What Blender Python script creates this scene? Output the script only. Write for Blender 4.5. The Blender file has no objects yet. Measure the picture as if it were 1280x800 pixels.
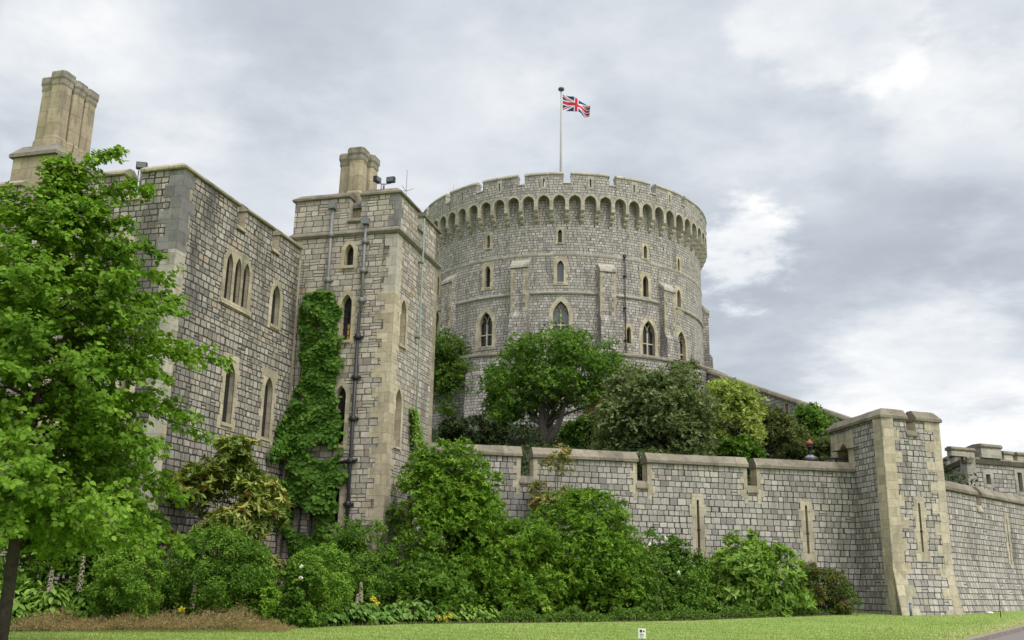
import bpy, bmesh, math, random
import numpy as np
from mathutils import Vector, Matrix, geometry

# ------------------------------------------------------------------ camera, sky, sun, exposure
PITCH, ROLL, EYE, FOC = math.radians(15.2), 0.0185, 1.6, 1236.0
sc = bpy.context.scene
COL = sc.collection
cam_d = bpy.data.cameras.new('camera'); cam = bpy.data.objects.new('camera', cam_d); COL.objects.link(cam)
cam_d.sensor_width = 36.0; cam_d.lens = FOC / 1280 * 36.0
cam_d.clip_start = 0.1; cam_d.clip_end = 5000
cam.location = (0, 0, EYE)
cam.rotation_mode = 'XYZ'
cam.matrix_world = Matrix.Translation((0, 0, EYE)) @ Matrix.Rotation(math.pi / 2 + PITCH, 4, 'X') @ Matrix.Rotation(ROLL, 4, 'Z')
sc.camera = cam
sc.view_settings.view_transform = 'Standard'; sc.view_settings.look = 'None'
sc.view_settings.exposure = 0.14; sc.view_settings.gamma = 1.0; sc.view_settings.use_curve_mapping = False

SUN_EL, SUN_AZ = math.radians(52), math.radians(140)      # azimuth clockwise from +Y
sun_d = bpy.data.lights.new('sun', 'SUN'); sun = bpy.data.objects.new('sun', sun_d); COL.objects.link(sun)
sun_d.energy = 1.5; sun_d.angle = math.radians(14); sun_d.color = (1.0, 0.95, 0.87)
_sd = Vector((math.sin(SUN_AZ) * math.cos(SUN_EL), math.cos(SUN_AZ) * math.cos(SUN_EL), math.sin(SUN_EL)))
sun.rotation_euler = (-_sd).to_track_quat('-Z', 'Y').to_euler()


class NT:
    """small wrapper for building node trees"""
    def __init__(self, nt):
        self.nt = nt; self.l = nt.links
    def n(self, t, **kw):
        nd = self.nt.nodes.new(t)
        for k, v in kw.items():
            if k == 'ins':
                for a, b in v.items(): self.put(nd.inputs[a], b)
            else: setattr(nd, k, v)
        return nd
    def put(self, sock, v):
        if isinstance(v, bpy.types.NodeSocket): self.l.new(v, sock)
        elif v is not None: sock.default_value = v
    def m(self, op, a, b=None, c=None, clamp=False):
        nd = self.nt.nodes.new('ShaderNodeMath'); nd.operation = op; nd.use_clamp = clamp
        self.put(nd.inputs[0], a)
        if b is not None: self.put(nd.inputs[1], b)
        if c is not None: self.put(nd.inputs[2], c)
        return nd.outputs[0]
    def vm(self, op, a, b=None):
        nd = self.nt.nodes.new('ShaderNodeVectorMath'); nd.operation = op
        self.put(nd.inputs[0], a)
        if b is not None: self.put(nd.inputs[1], b)
        return nd.outputs['Value'] if op in ('DOT_PRODUCT', 'LENGTH') else nd.outputs[0]
    def mix(self, f, a, b, mode='MIX'):
        nd = self.nt.nodes.new('ShaderNodeMix'); nd.data_type = 'RGBA'; nd.blend_type = mode
        self.put(nd.inputs[0], f); self.put(nd.inputs[6], a); self.put(nd.inputs[7], b)
        return nd.outputs[2]
    def ramp(self, f, stops, interp='LINEAR'):
        nd = self.nt.nodes.new('ShaderNodeValToRGB'); cr = nd.color_ramp; cr.interpolation = interp
        while len(cr.elements) < len(stops): cr.elements.new(0.5)
        for e, (p, c) in zip(cr.elements, stops):
            e.position = p; e.color = (*c, 1) if len(c) == 3 else c
        self.put(nd.inputs[0], f)
        return nd.outputs[0]
    def rng(self, v, a, b, c=0.0, d=1.0, smooth=True):
        nd = self.nt.nodes.new('ShaderNodeMapRange')
        nd.interpolation_type = 'SMOOTHSTEP' if smooth else 'LINEAR'
        for i, x in enumerate((v, a, b, c, d)): self.put(nd.inputs[i], x)
        return nd.outputs[0]
    def noise(self, vec, scale, detail=3, rough=0.55, dim='3D', out=0):
        nd = self.nt.nodes.new('ShaderNodeTexNoise'); nd.noise_dimensions = dim
        if dim == '1D': self.put(nd.inputs['W'], vec)
        else: self.put(nd.inputs['Vector'], vec)
        nd.inputs['Scale'].default_value = scale; nd.inputs['Detail'].default_value = detail
        nd.inputs['Roughness'].default_value = rough
        return nd.outputs[out]
    def white(self, x, y=0.0, z=0.0):
        nd = self.nt.nodes.new('ShaderNodeTexWhiteNoise'); nd.noise_dimensions = '3D'
        self.put(nd.inputs['Vector'], self.xyz(x, y, z))
        return nd.outputs['Value']
    def xyz(self, x, y, z):
        nd = self.nt.nodes.new('ShaderNodeCombineXYZ')
        for i, v in enumerate((x, y, z)): self.put(nd.inputs[i], v)
        return nd.outputs[0]
    def sep(self, v):
        nd = self.nt.nodes.new('ShaderNodeSeparateXYZ'); self.put(nd.inputs[0], v); return nd.outputs


def px_ray(px, py):
    u = (px - 640) / FOC; v = (400 - py) / FOC
    c, s = math.cos(ROLL), math.sin(ROLL)
    u, v = u * c - v * s, u * s + v * c
    return Vector((u, math.cos(PITCH) - v * math.sin(PITCH), math.sin(PITCH) + v * math.cos(PITCH)))


# world: overcast sky, clouds laid over a Nishita sky by direction
world = bpy.data.worlds.new('World'); sc.world = world; world.use_nodes = True
wn = NT(world.node_tree); world.node_tree.nodes.clear()
_geo = wn.n('ShaderNodeTexCoord').outputs['Generated']
_dir = wn.vm('NORMALIZE', _geo)
_dx, _dy, _dz = wn.sep(_dir)[:3]
_h = wn.m('ADD', wn.m('MAXIMUM', _dz, 0.0), 0.16)
_pl = wn.xyz(wn.m('DIVIDE', _dx, _h), wn.m('DIVIDE', _dy, _h), 3.7)
_n1 = wn.noise(_pl, 0.9, 7, 0.52)
_n2 = wn.noise(wn.vm('ADD', _pl, (7.3, 2.1, 0)), 2.3, 8, 0.60)
_cl = wn.m('ADD', wn.m('MULTIPLY', _n1, 0.54), wn.m('MULTIPLY', _n2, 0.46))
for _px, _py, _w, _amp in ((935, 335, 0.9975, 0.16), (1045, 15, 0.9975, 0.07), (1160, 500, 0.988, 0.15), (1190, 330, 0.992, -0.06), (1150, 250, 0.985, 0.045), (360, 70, 0.983, -0.10),
                           (1200, 170, 0.996, 0.05), (90, 130, 0.985, 0.10), (560, 200, 0.985, 0.06), (700, 60, 0.985, -0.03), (330, 250, 0.99, 0.05)):
    _r = px_ray(_px, _py).normalized()
    _dot = wn.vm('DOT_PRODUCT', _dir, tuple(_r))
    _cl = wn.m('ADD', _cl, wn.m('MULTIPLY', wn.rng(wn.m('ADD', _dot, wn.m('MULTIPLY', wn.m('SUBTRACT', _n2, 0.5), 0.02)), _w, 1.0), _amp))
_ccol = wn.ramp(_cl, [(0.30, (0.37, 0.415, 0.475)), (0.42, (0.45, 0.495, 0.56)), (0.51, (0.56, 0.605, 0.665)), (0.60, (0.725, 0.76, 0.80)), (0.71, (0.95, 0.95, 0.95))])
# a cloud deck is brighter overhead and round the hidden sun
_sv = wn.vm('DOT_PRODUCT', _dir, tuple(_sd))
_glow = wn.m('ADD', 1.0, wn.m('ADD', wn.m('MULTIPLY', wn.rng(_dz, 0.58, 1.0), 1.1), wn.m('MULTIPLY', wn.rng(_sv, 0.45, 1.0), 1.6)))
_sky = wn.n('ShaderNodeTexSky', sky_type='NISHITA', sun_disc=False, sun_elevation=SUN_EL, sun_rotation=SUN_AZ)
_bgs = wn.n('ShaderNodeBackground', ins={'Color': _sky.outputs[0], 'Strength': 0.10})
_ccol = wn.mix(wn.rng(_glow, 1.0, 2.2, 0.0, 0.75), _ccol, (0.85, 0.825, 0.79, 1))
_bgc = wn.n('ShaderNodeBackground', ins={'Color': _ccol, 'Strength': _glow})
_cover = wn.rng(_n1, 0.20, 0.36, 0.80, 0.97)
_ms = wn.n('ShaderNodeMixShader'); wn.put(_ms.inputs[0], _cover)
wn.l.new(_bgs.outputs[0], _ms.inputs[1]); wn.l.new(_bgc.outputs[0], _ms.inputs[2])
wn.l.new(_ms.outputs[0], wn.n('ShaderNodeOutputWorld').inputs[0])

# ------------------------------------------------------------------ helpers
random.seed(7)
RNG = np.random.default_rng(11)


def az_tan(px, py):
    r = px_ray(px, py); return math.atan2(r.x, r.y), r.z / math.hypot(r.x, r.y)

def at(px, py, d):
    """the point seen at a pixel at horizontal distance d"""
    a, t = az_tan(px, py); return Vector((d * math.sin(a), d * math.cos(a), EYE + t * d))

def g(x, y):
    return 0.022 * min(math.hypot(x, y), 60.0)

def on_ground(px, py, d):
    p = at(px, py, d); return Vector((p.x, p.y, g(p.x, p.y)))

def lawn_pt(px, py):
    a, t = az_tan(px, py); d = EYE / (0.022 - t); return Vector((d * math.sin(a), d * math.cos(a), 0.022 * d))


class Face:
    """a vertical wall plane: u runs along d, outward normal to the right of d"""
    def __init__(s, o, d, L=0):
        s.o = Vector((o[0], o[1])); s.d = Vector((d[0], d[1])).normalized(); s.n = Vector((s.d.y, -s.d.x)); s.L = L
    def pt(s, u, z, off=0.0):
        p = s.o + s.d * u + s.n * off; return Vector((p.x, p.y, z))
    def px(s, px, py, off=0.0):
        r = px_ray(px, py); o = s.o + s.n * off
        t = o.dot(s.n) / (r.x * s.n.x + r.y * s.n.y)
        q = Vector((r.x * t, r.y * t)) - s.o
        return q.dot(s.d), EYE + r.z * t


class Cyl:
    """a round wall: u is arc length at radius R from the side facing the camera, growing to the right"""
    def __init__(s, c, R):
        s.c = Vector(c); s.R = R; s.ey = (-s.c).normalized(); s.ex = Vector((-s.ey.y, s.ey.x))
    def pt(s, u, z, off=0.0):
        t = u / s.R; p = s.c + (s.ex * math.sin(t) + s.ey * math.cos(t)) * (s.R + off); return Vector((p.x, p.y, z))
    def px(s, px, py, off=0.0):
        r = px_ray(px, py); k = math.hypot(r.x, r.y); d = Vector((r.x / k, r.y / k)); b = d.dot(s.c)
        disc = b * b - s.c.length_squared + (s.R + off) ** 2
        t = b - math.sqrt(max(disc, 0)); q = d * t - s.c
        return s.R * math.atan2(q.dot(s.ex), q.dot(s.ey)), EYE + r.z / k * t


def new_bm():
    bm = bmesh.new(); bm.loops.layers.uv.new('UVMap'); return bm

def quad(bm, pts, uvs=None, mi=0):
    f = bm.faces.new([bm.verts.new(p) for p in pts]); f.material_index = mi
    if uvs:
        L = bm.loops.layers.uv.active
        for lo, uv in zip(f.loops, uvs): lo[L].uv = uv
    return f

def panel(bm, F, outline, holes=(), depth=0.4, us=(), zs=(), off0=0.0, mi=0, mr=1, back=False, offz=None, du=0.0):
    """outline with holes on a wall surface, its edges carried inwards by depth. offz(z) adds batter."""
    loops = [list(outline)] + [list(h) for h in holes]
    co, ed = [], []
    for lp in loops:
        b = len(co); k = len(lp)
        co += [Vector((p[0], p[1])) for p in lp]
        ed += [(b + i, b + (i + 1) % k) for i in range(k)]
    vs, es, fs, _, _, _ = geometry.delaunay_2d_cdt(co, ed, [], 0, 1e-5)
    A_ = np.array([co[a] for a, _b in ed]); B_ = np.array([co[b] for _a, b in ed])
    def inside(x, y):
        k = (A_[:, 1] > y) != (B_[:, 1] > y)
        a, b = A_[k], B_[k]
        return np.count_nonzero(a[:, 0] + (y - a[:, 1]) / (b[:, 1] - a[:, 1]) * (b[:, 0] - a[:, 0]) > x) % 2 == 1
    fs = [f for f in fs if inside(sum(vs[i].x for i in f) / len(f), sum(vs[i].y for i in f) / len(f))]
    t = bmesh.new()
    tv = [t.verts.new((v.x, v.y, 0)) for v in vs]
    for f in fs:
        try: t.faces.new([tv[i] for i in f])
        except ValueError: pass
    for k, cuts in ((0, us), (1, zs)):
        for c in cuts:
            no = (1, 0, 0) if k == 0 else (0, 1, 0); pc = (c, 0, 0) if k == 0 else (0, c, 0)
            bmesh.ops.bisect_plane(t, geom=t.verts[:] + t.edges[:] + t.faces[:], plane_co=pc, plane_no=no, dist=1e-5)
    oz = offz or (lambda z: 0.0)
    P = lambda u, z, o: F.pt(u, z, o + oz(z))
    for f in t.faces:
        c = [(l.vert.co.x, l.vert.co.y) for l in f.loops]
        a = sum(c[i][0] * c[(i + 1) % len(c)][1] - c[(i + 1) % len(c)][0] * c[i][1] for i in range(len(c)))
        if a < 0: c.reverse()
        quad(bm, [P(u, z, off0) for u, z in c], [(u + du, z) for u, z in c], mi)
        if back: quad(bm, [P(u, z, off0 - depth) for u, z in reversed(c)], [(u + du, z) for u, z in reversed(c)], mi)
    for e in t.edges:
        if len(e.link_faces) == 1:
            f = e.link_faces[0]; cm = f.calc_center_median()
            a, b = e.verts[0].co, e.verts[1].co
            if (b.x - a.x) * (cm.y - a.y) - (b.y - a.y) * (cm.x - a.x) < 0: a, b = b, a
            L = (b - a).length; s = a.x * 0.7 + a.y
            quad(bm, [P(b.x, b.y, off0), P(a.x, a.y, off0), P(a.x, a.y, off0 - depth), P(b.x, b.y, off0 - depth)],
                 [(0, s + L), (0, s), (depth, s), (depth, s + L)], mr)
    t.free()

def box(bm, F, u0, u1, z0, z1, o0, o1, mi=0):
    c = [[[F.pt(u, z, o) for o in (o0, o1)] for z in (z0, z1)] for u in (u0, u1)]
    U, Z, O = u1 - u0, z1 - z0, o1 - o0
    q = lambda p, a, b, s=0: quad(bm, p, [(s + u0, z0), (s + u0 + a, z0), (s + u0 + a, z0 + b), (s + u0, z0 + b)], mi)
    q([c[0][0][1], c[1][0][1], c[1][1][1], c[0][1][1]], U, Z)
    q([c[1][0][0], c[0][0][0], c[0][1][0], c[1][1][0]], U, Z, 3)
    q([c[0][0][0], c[0][0][1], c[0][1][1], c[0][1][0]], O, Z, 5)
    q([c[1][0][1], c[1][0][0], c[1][1][0], c[1][1][1]], O, Z, 7)
    q([c[0][1][1], c[1][1][1], c[1][1][0], c[0][1][0]], U, O, 9)
    q([c[0][0][0], c[1][0][0], c[1][0][1], c[0][0][1]], U, O, 11)

def sweep(bm, F, prof, us, mi=0, z=0.0, zf=None, m0=0, m1=0, jit=0.0):
    """profile [(off, z)] (clockwise seen along +u) carried along u"""
    e0, e1 = us[0], us[-1]
    rings = [[F.pt(u - (m0 * p[0] if u == e0 else 0) + (m1 * p[0] if u == e1 else 0), p[1] + z + (zf(u) if zf else 0.0), p[0]) for p in prof] for u in us]
    if jit:
        for i, u in enumerate(us):
            if (i == 0 and m0) or (i == len(us) - 1 and m1): continue
            for v in rings[i][1:-1]: v += Vector((random.uniform(-jit, jit), random.uniform(-jit, jit), random.uniform(-jit, jit)))
    k = len(prof); per = [0]
    for i in range(k): per.append(per[-1] + math.dist(prof[i], prof[(i + 1) % k]))
    for a in range(len(us) - 1):
        for i in range(k):
            j = (i + 1) % k
            quad(bm, [rings[a][i], rings[a][j], rings[a + 1][j], rings[a + 1][i]],
                 [(us[a], per[i]), (us[a], per[i + 1]), (us[a + 1], per[i + 1]), (us[a + 1], per[i])], mi)
    quad(bm, rings[0][::-1], [(p[0], p[1]) for p in prof[::-1]], mi); quad(bm, rings[-1], [(p[0], p[1]) for p in prof], mi)

def coping_prof(o_in, o_out, h, lip=0.10):
    return [(o_in, 0), (o_in, h * 0.6), ((o_in + o_out) / 2 - 0.05, h), (o_out - h * 0.30, h * 0.95), (o_out - 0.015, h * 0.52), (o_out, h * 0.46), (o_out, 0.06), (o_out - 0.035, 0.0)]

def tube(bm, pts, rad, seg=8, mi=0, cap=True):
    pts = [Vector(p) for p in pts]; rr = rad if isinstance(rad, (list, tuple)) else [rad] * len(pts)
    rings = []; prev = None
    for i, p in enumerate(pts):
        d = (pts[min(i + 1, len(pts) - 1)] - pts[max(i - 1, 0)]).normalized()
        if prev is None: x = d.orthogonal().normalized()
        else:
            x = prev - d * prev.dot(d)
            x = x.normalized() if x.length > 1e-6 else d.orthogonal().normalized()
        prev = x; y = d.cross(x)
        rings.append([bm.verts.new(p + (x * math.cos(2 * math.pi * k / seg) + y * math.sin(2 * math.pi * k / seg)) * rr[i]) for k in range(seg)])
    for a, b in zip(rings, rings[1:]):
        for k in range(seg):
            f = bm.faces.new([a[k], a[(k + 1) % seg], b[(k + 1) % seg], b[k]]); f.material_index = mi; f.smooth = True
    if cap:
        bm.faces.new(rings[0][::-1]).material_index = mi; bm.faces.new(rings[-1]).material_index = mi

def lathe(bm, base, prof, seg=16, mi=0):
    tube_r = []
    for r, z in prof:
        tube_r.append([bm.verts.new((base[0] + r * math.cos(2 * math.pi * k / seg), base[1] + r * math.sin(2 * math.pi * k / seg), base[2] + z)) for k in range(seg)])
    for a, b in zip(tube_r, tube_r[1:]):
        for k in range(seg):
            f = bm.faces.new([a[k], a[(k + 1) % seg], b[(k + 1) % seg], b[k]]); f.material_index = mi; f.smooth = True
    bm.faces.new(tube_r[0][::-1]).material_index = mi; bm.faces.new(tube_r[-1]).material_index = mi

def root_loc(o):
    while o.parent: o = o.parent
    return o.location.copy()

def link(name, me, mats, parent=None):
    o = bpy.data.objects.new(name, me); COL.objects.link(o)
    for m in mats: me.materials.append(m)
    if parent:
        me.transform(Matrix.Translation(-root_loc(parent))); o.parent = parent
    return o

def obj(name, bm, mats, parent=None):
    me = bpy.data.meshes.new(name); bm.to_mesh(me); bm.free()
    return link(name, me, mats if isinstance(mats, (list, tuple)) else [mats], parent)

def tag(o, label, cat, group=None, kind=None):
    o['label'] = label; o['category'] = cat
    if group: o['group'] = group
    if kind: o['kind'] = kind
    return o

def thing(name, loc, label, cat, group=None):
    o = bpy.data.objects.new(name, None); COL.objects.link(o); o.location = loc; o.empty_display_size = 0.3
    return tag(o, label, cat, group)

def structure(o):
    o['kind'] = 'structure'; return o

def rebase(o, p):
    """put a one-mesh thing's origin at its base"""
    o.data.transform(Matrix.Translation(-Vector(p))); o.location = p; return o

# ------------------------------------------------------------------ materials
def principled(name, color=None, rough=0.8, metal=0.0, spec=0.3):
    m = bpy.data.materials.new(name); m.use_nodes = True; m.node_tree.nodes.clear()
    t = NT(m.node_tree); b = t.n('ShaderNodeBsdfPrincipled'); o = t.n('ShaderNodeOutputMaterial'); t.l.new(b.outputs[0], o.inputs[0])
    if color: b.inputs['Base Color'].default_value = (*color, 1)
    b.inputs['Roughness'].default_value = rough; b.inputs['Metallic'].default_value = metal
    b.inputs['Specular IOR Level'].default_value = spec
    return m, t, b

def masonry(name, ch, bw, palette, joint=(0.055, 0.05, 0.045), jw=0.016, warp=0.02, vwarp=0.06, seed=0.0, grime=0.35, bump=0.6, split=0.0, tint=(1, 1, 1), glo=0.52, runs=0.3):
    m, t, b = principled(name, rough=0.92, spec=0.15)
    uv = t.n('ShaderNodeUVMap').outputs[0]
    w1 = t.vm('MULTIPLY', t.vm('SUBTRACT', t.noise(uv, 3.2, 2, out=1), (0.5, 0.5, 0.5)), (warp * 2, warp * 2, 0))
    w2 = t.vm('MULTIPLY', t.vm('SUBTRACT', t.noise(uv, 14, 2, out=1), (0.5, 0.5, 0.5)), (warp * 0.9, warp * 0.9, 0))
    p = t.vm('ADD', t.vm('ADD', uv, w1), w2)
    u, v = t.sep(p)[0], t.sep(p)[1]
    v = t.m('ADD', t.m('ADD', v, seed * 3.1), t.m('MULTIPLY', t.m('SUBTRACT', t.noise(v, 1.6, 1, dim='1D'), 0.5), vwarp * 2))
    vv = t.m('DIVIDE', v, ch); row = t.m('FLOOR', vv); fv = t.m('FRACT', vv)
    rr = t.white(row, seed + 1.7)
    uu = t.m('ADD', t.m('MULTIPLY', t.m('DIVIDE', u, bw), t.m('ADD', 0.8, t.m('MULTIPLY', rr, 0.45))), t.m('MULTIPLY', rr, 31.7))
    uu = t.m('ADD', uu, t.m('MULTIPLY', t.noise(t.xyz(uu, t.m('MULTIPLY', row, 5.17), seed), 0.8, 1), 1.1))
    col = t.m('FLOOR', uu); fu = t.m('FRACT', uu)
    chh = ch
    if split:
        # some stones are two thin ones laid one on the other
        sp = t.m('GREATER_THAN', t.white(col, row, seed + 9.1), 1 - split)
        f2 = t.m('MULTIPLY', fv, 2.0)
        up = t.m('FLOOR', f2)
        fv2 = t.m('FRACT', f2)
        fvn = t.mixf(sp, fv, fv2) if hasattr(t, 'mixf') else t.m('ADD', t.m('MULTIPLY', fv, t.m('SUBTRACT', 1.0, sp)), t.m('MULTIPLY', fv2, sp))
        chv = t.m('SUBTRACT', ch, t.m('MULTIPLY', sp, ch * 0.5))
        row2 = t.m('ADD', row, t.m('MULTIPLY', t.m('MULTIPLY', sp, up), 0.37))
        fv = fvn
    else: chv, row2 = ch, row
    du = t.m('MULTIPLY', t.m('MINIMUM', fu, t.m('SUBTRACT', 1.0, fu)), bw)
    dv = t.m('MULTIPLY', t.m('MINIMUM', fv, t.m('SUBTRACT', 1.0, fv)), chv)
    d = t.n('ShaderNodeMath', operation='SMOOTH_MIN'); t.put(d.inputs[0], du); t.put(d.inputs[1], dv); d.inputs[2].default_value = 0.035
    r1 = t.white(col, row2, seed); r2 = t.white(col, row2, seed + 4.4)
    d2 = t.m('ADD', d.outputs[0], t.m('MULTIPLY', t.m('SUBTRACT', t.noise(uv, 22, 2), 0.5), 0.014))
    jm = t.rng(d2, t.m('ADD', jw * 0.35, t.m('MULTIPLY', r2, jw * 0.5)), t.m('ADD', jw * 1.1, t.m('MULTIPLY', r2, jw * 0.6)))
    n = len(palette); tot = sum(q[1] for q in palette); acc = 0; stops = []
    for c, wgt in palette: stops.append((acc / tot, tuple(ci * ti for ci, ti in zip(c, tint)))); acc += wgt
    stone = t.ramp(r1, stops, 'CONSTANT')
    stone = t.mix(1.0, stone, t.ramp(r2, [(0, (0.80, 0.80, 0.80)), (1, (1.14, 1.14, 1.14))]), 'MULTIPLY')
    mott = t.noise(uv, 11, 5, 0.65)
    stone = t.mix(1.0, stone, t.ramp(mott, [(0.25, (0.68, 0.67, 0.66)), (0.5, (1, 1, 1)), (0.75, (1.2, 1.19, 1.17))]), 'MULTIPLY')
    sv = t.sep(uv)
    streak = t.noise(t.xyz(t.m('MULTIPLY', sv[0], 1.5), t.m('MULTIPLY', sv[1], 0.35), seed), 0.55, 5, 0.6)
    gm = t.m('MULTIPLY', t.rng(streak, glo, glo + 0.2), grime)
    stone = t.mix(gm, stone, (0.10, 0.095, 0.09, 1))
    run = t.noise(t.xyz(t.m('MULTIPLY', sv[0], 3.1), t.m('MULTIPLY', sv[1], 0.22), seed + 3), 1.0, 4, 0.6)      # rain streaks
    stone = t.mix(t.m('MULTIPLY', t.rng(run, 0.54, 0.70), runs), stone, (0.13, 0.122, 0.11, 1))
    lich = t.m('MULTIPLY', t.rng(t.noise(uv, 2.6, 6, 0.7), 0.60, 0.72), 0.35)
    stone = t.mix(lich, stone, (0.42, 0.41, 0.37, 1))
    colr = t.mix(jm, (*joint, 1), stone)
    t.l.new(colr, b.inputs['Base Color'])
    hgt = t.m('ADD', t.m('MULTIPLY', jm, t.m('ADD', 0.7, t.m('MULTIPLY', r2, 0.5))), t.m('MULTIPLY', t.noise(uv, 26, 4, 0.6), 0.45))
    bp = t.n('ShaderNodeBump', ins={'Strength': bump, 'Distance': 0.03, 'Height': hgt})
    t.l.new(bp.outputs[0], b.inputs['Normal'])
    return m

def ashlar(name, c0, c1, ch=0.34, bw=0.7, grime=0.35, seed=0.0, moss=0.0):
    m, t, b = principled(name, rough=0.9, spec=0.15)
    uv = t.n('ShaderNodeUVMap').outputs[0]; ob = t.n('ShaderNodeNewGeometry').outputs['Position']
    br = t.n('ShaderNodeTexBrick', ins={'Vector': uv, 'Scale': 1.0, 'Mortar Size': 0.008, 'Mortar Smooth': 0.4, 'Brick Width': bw, 'Row Height': ch,
                                        'Color1': (0.78, 0.78, 0.78, 1), 'Color2': (1.15, 1.15, 1.15, 1), 'Mortar': (0.55, 0.53, 0.5, 1)})
    base = t.ramp(t.noise(ob, 0.9, 4, 0.6), [(0.3, c0), (0.7, c1)])
    base = t.mix(1.0, base, br.outputs['Color'], 'MULTIPLY')
    base = t.mix(1.0, base, t.ramp(t.noise(ob, 7, 6, 0.7), [(0.25, (0.7, 0.7, 0.7)), (0.5, (1, 1, 1)), (0.8, (1.15, 1.15, 1.13))]), 'MULTIPLY')
    sp = t.sep(ob)
    st = t.noise(t.xyz(t.m('MULTIPLY', sp[0], 2.2), t.m('MULTIPLY', sp[1], 2.2), t.m('MULTIPLY', sp[2], 0.6)), 1.0, 6, 0.65)
    base = t.mix(t.m('MULTIPLY', t.rng(st, 0.48, 0.70), grime), base, (0.09, 0.085, 0.078, 1))
    if moss:
        base = t.mix(t.m('MULTIPLY', t.rng(t.noise(ob, 2.3, 6, 0.75), 0.54, 0.64), moss), base, (0.19, 0.165, 0.07, 1))
        base = t.mix(t.m('MULTIPLY', t.rng(t.noise(ob, 5.1, 6, 0.75), 0.60, 0.68), 0.7), base, (0.42, 0.41, 0.37, 1))
    t.l.new(base, b.inputs['Base Color'])
    bp = t.n('ShaderNodeBump', ins={'Strength': 0.35, 'Distance': 0.02, 'Height': t.m('ADD', t.noise(ob, 18, 5, 0.65), t.m('MULTIPLY', br.outputs['Fac'], -0.7))})
    t.l.new(bp.outputs[0], b.inputs['Normal'])
    return m

GREYS = [((0.378, 0.357, 0.330), 5), ((0.426, 0.404, 0.371), 4), ((0.328, 0.310, 0.286), 3), ((0.272, 0.259, 0.242), 1.6), ((0.400, 0.368, 0.319), 1.8), ((0.389, 0.322, 0.243), 0.17)]
WARM = [((0.366, 0.338, 0.299), 5), ((0.420, 0.390, 0.346), 3), ((0.307, 0.284, 0.251), 4), ((0.232, 0.215, 0.194), 2.2), ((0.398, 0.352, 0.290), 2.6), ((0.347, 0.280, 0.215), 0.49), ((0.378, 0.304, 0.256), 0.35)]
TOWR = [((0.401, 0.363, 0.314), 5), ((0.453, 0.413, 0.363), 4), ((0.353, 0.319, 0.278), 4), ((0.282, 0.257, 0.227), 1.5), ((0.432, 0.376, 0.306), 2.4), ((0.376, 0.284, 0.198), 0.28)]
RND = [((0.393, 0.367, 0.348), 5), ((0.440, 0.411, 0.392), 4), ((0.352, 0.327, 0.310), 4), ((0.282, 0.263, 0.252), 1.6), ((0.416, 0.373, 0.333), 1.5)]
M = {}
M['range'] = masonry('heathstone_dark', 0.195, 0.255, WARM, joint=(0.055, 0.05, 0.044), jw=0.018, warp=0.03, vwarp=0.07, seed=1.0, grime=0.85, split=0.07, glo=0.45, runs=0.45)
M['tower'] = masonry('heathstone_tower', 0.205, 0.34, TOWR, joint=(0.12, 0.11, 0.095), jw=0.014, warp=0.022, vwarp=0.07, seed=2.0, grime=0.45, split=0.22)
M['curtain'] = masonry('heathstone_grey', 0.225, 0.265, GREYS, joint=(0.052, 0.047, 0.041), jw=0.014, warp=0.020, vwarp=0.07, seed=3.0, grime=0.6, runs=0.5, split=0.04)
M['round'] = masonry('heathstone_round', 0.245, 0.34, RND, joint=(0.075, 0.068, 0.058), jw=0.018, warp=0.02, vwarp=0.04, seed=4.0, grime=0.55, runs=0.5)
M['far'] = masonry('heathstone_far', 0.27, 0.40, GREYS, joint=(0.07, 0.065, 0.06), jw=0.02, warp=0.02, vwarp=0.03, seed=5.0, grime=0.35)
M['buff'] = ashlar('bath_stone', (0.40, 0.345, 0.25), (0.50, 0.44, 0.33), grime=0.30)
M['buffdark'] = ashlar('bath_stone_weathered', (0.33, 0.29, 0.215), (0.42, 0.365, 0.27), grime=0.55)
M['greyash'] = ashlar('grey_ashlar', (0.36, 0.335, 0.285), (0.44, 0.41, 0.355), grime=0.4)
M['slate'] = ashlar('dark_quoin_stone', (0.155, 0.152, 0.15), (0.215, 0.21, 0.205), grime=0.3)
M['coping'] = ashlar('coping_stone', (0.175, 0.155, 0.122), (0.27, 0.24, 0.19), ch=3, bw=0.95, grime=0.65, moss=0.35)
M['copelight'] = ashlar('coping_stone_pale', (0.30, 0.268, 0.20), (0.38, 0.34, 0.262), ch=3, bw=0.95, grime=0.45, moss=0.5)
M['chimney'] = ashlar('chimney_stone', (0.32, 0.265, 0.185), (0.41, 0.35, 0.255), ch=0.55, bw=0.9, grime=0.6)
M['cap'] = ashlar('chimney_cap_stone', (0.22, 0.20, 0.165), (0.30, 0.275, 0.23), grime=0.6)
def glass_mat():
    m, t, b = principled('window_glass', (0.016, 0.018, 0.021), 0.07, 0, 0.5)
    p = t.n('ShaderNodeNewGeometry').outputs['Position']
    bp = t.n('ShaderNodeBump', ins={'Strength': 0.25, 'Distance': 0.02, 'Height': t.noise(p, 5.0, 2)}); t.l.new(bp.outputs[0], b.inputs['Normal'])
    return m
M['glass'] = glass_mat()
M['glasspale'] = principled('window_glass_pale', (0.11, 0.12, 0.13), 0.12, 0, 0.6)[0]
M['void'] = principled('dark_interior', (0.012, 0.011, 0.010), 0.95)[0]
M['iron'] = principled('black_iron', (0.03, 0.03, 0.034), 0.45, 0.2, 0.4)[0]
M['lead'] = principled('lead_grey', (0.20, 0.20, 0.205), 0.6, 0.3)[0]
M['copper'] = principled('verdigris_conductor', (0.20, 0.245, 0.215), 0.7)[0]
M['white'] = principled('white_paint', (0.75, 0.75, 0.73), 0.5)[0]
M['enamel'] = principled('grey_enamel', (0.17, 0.18, 0.20), 0.3, 0.1, 0.5)[0]
M['red'] = principled('red_paint', (0.24, 0.075, 0.045), 0.45)[0]
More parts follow.
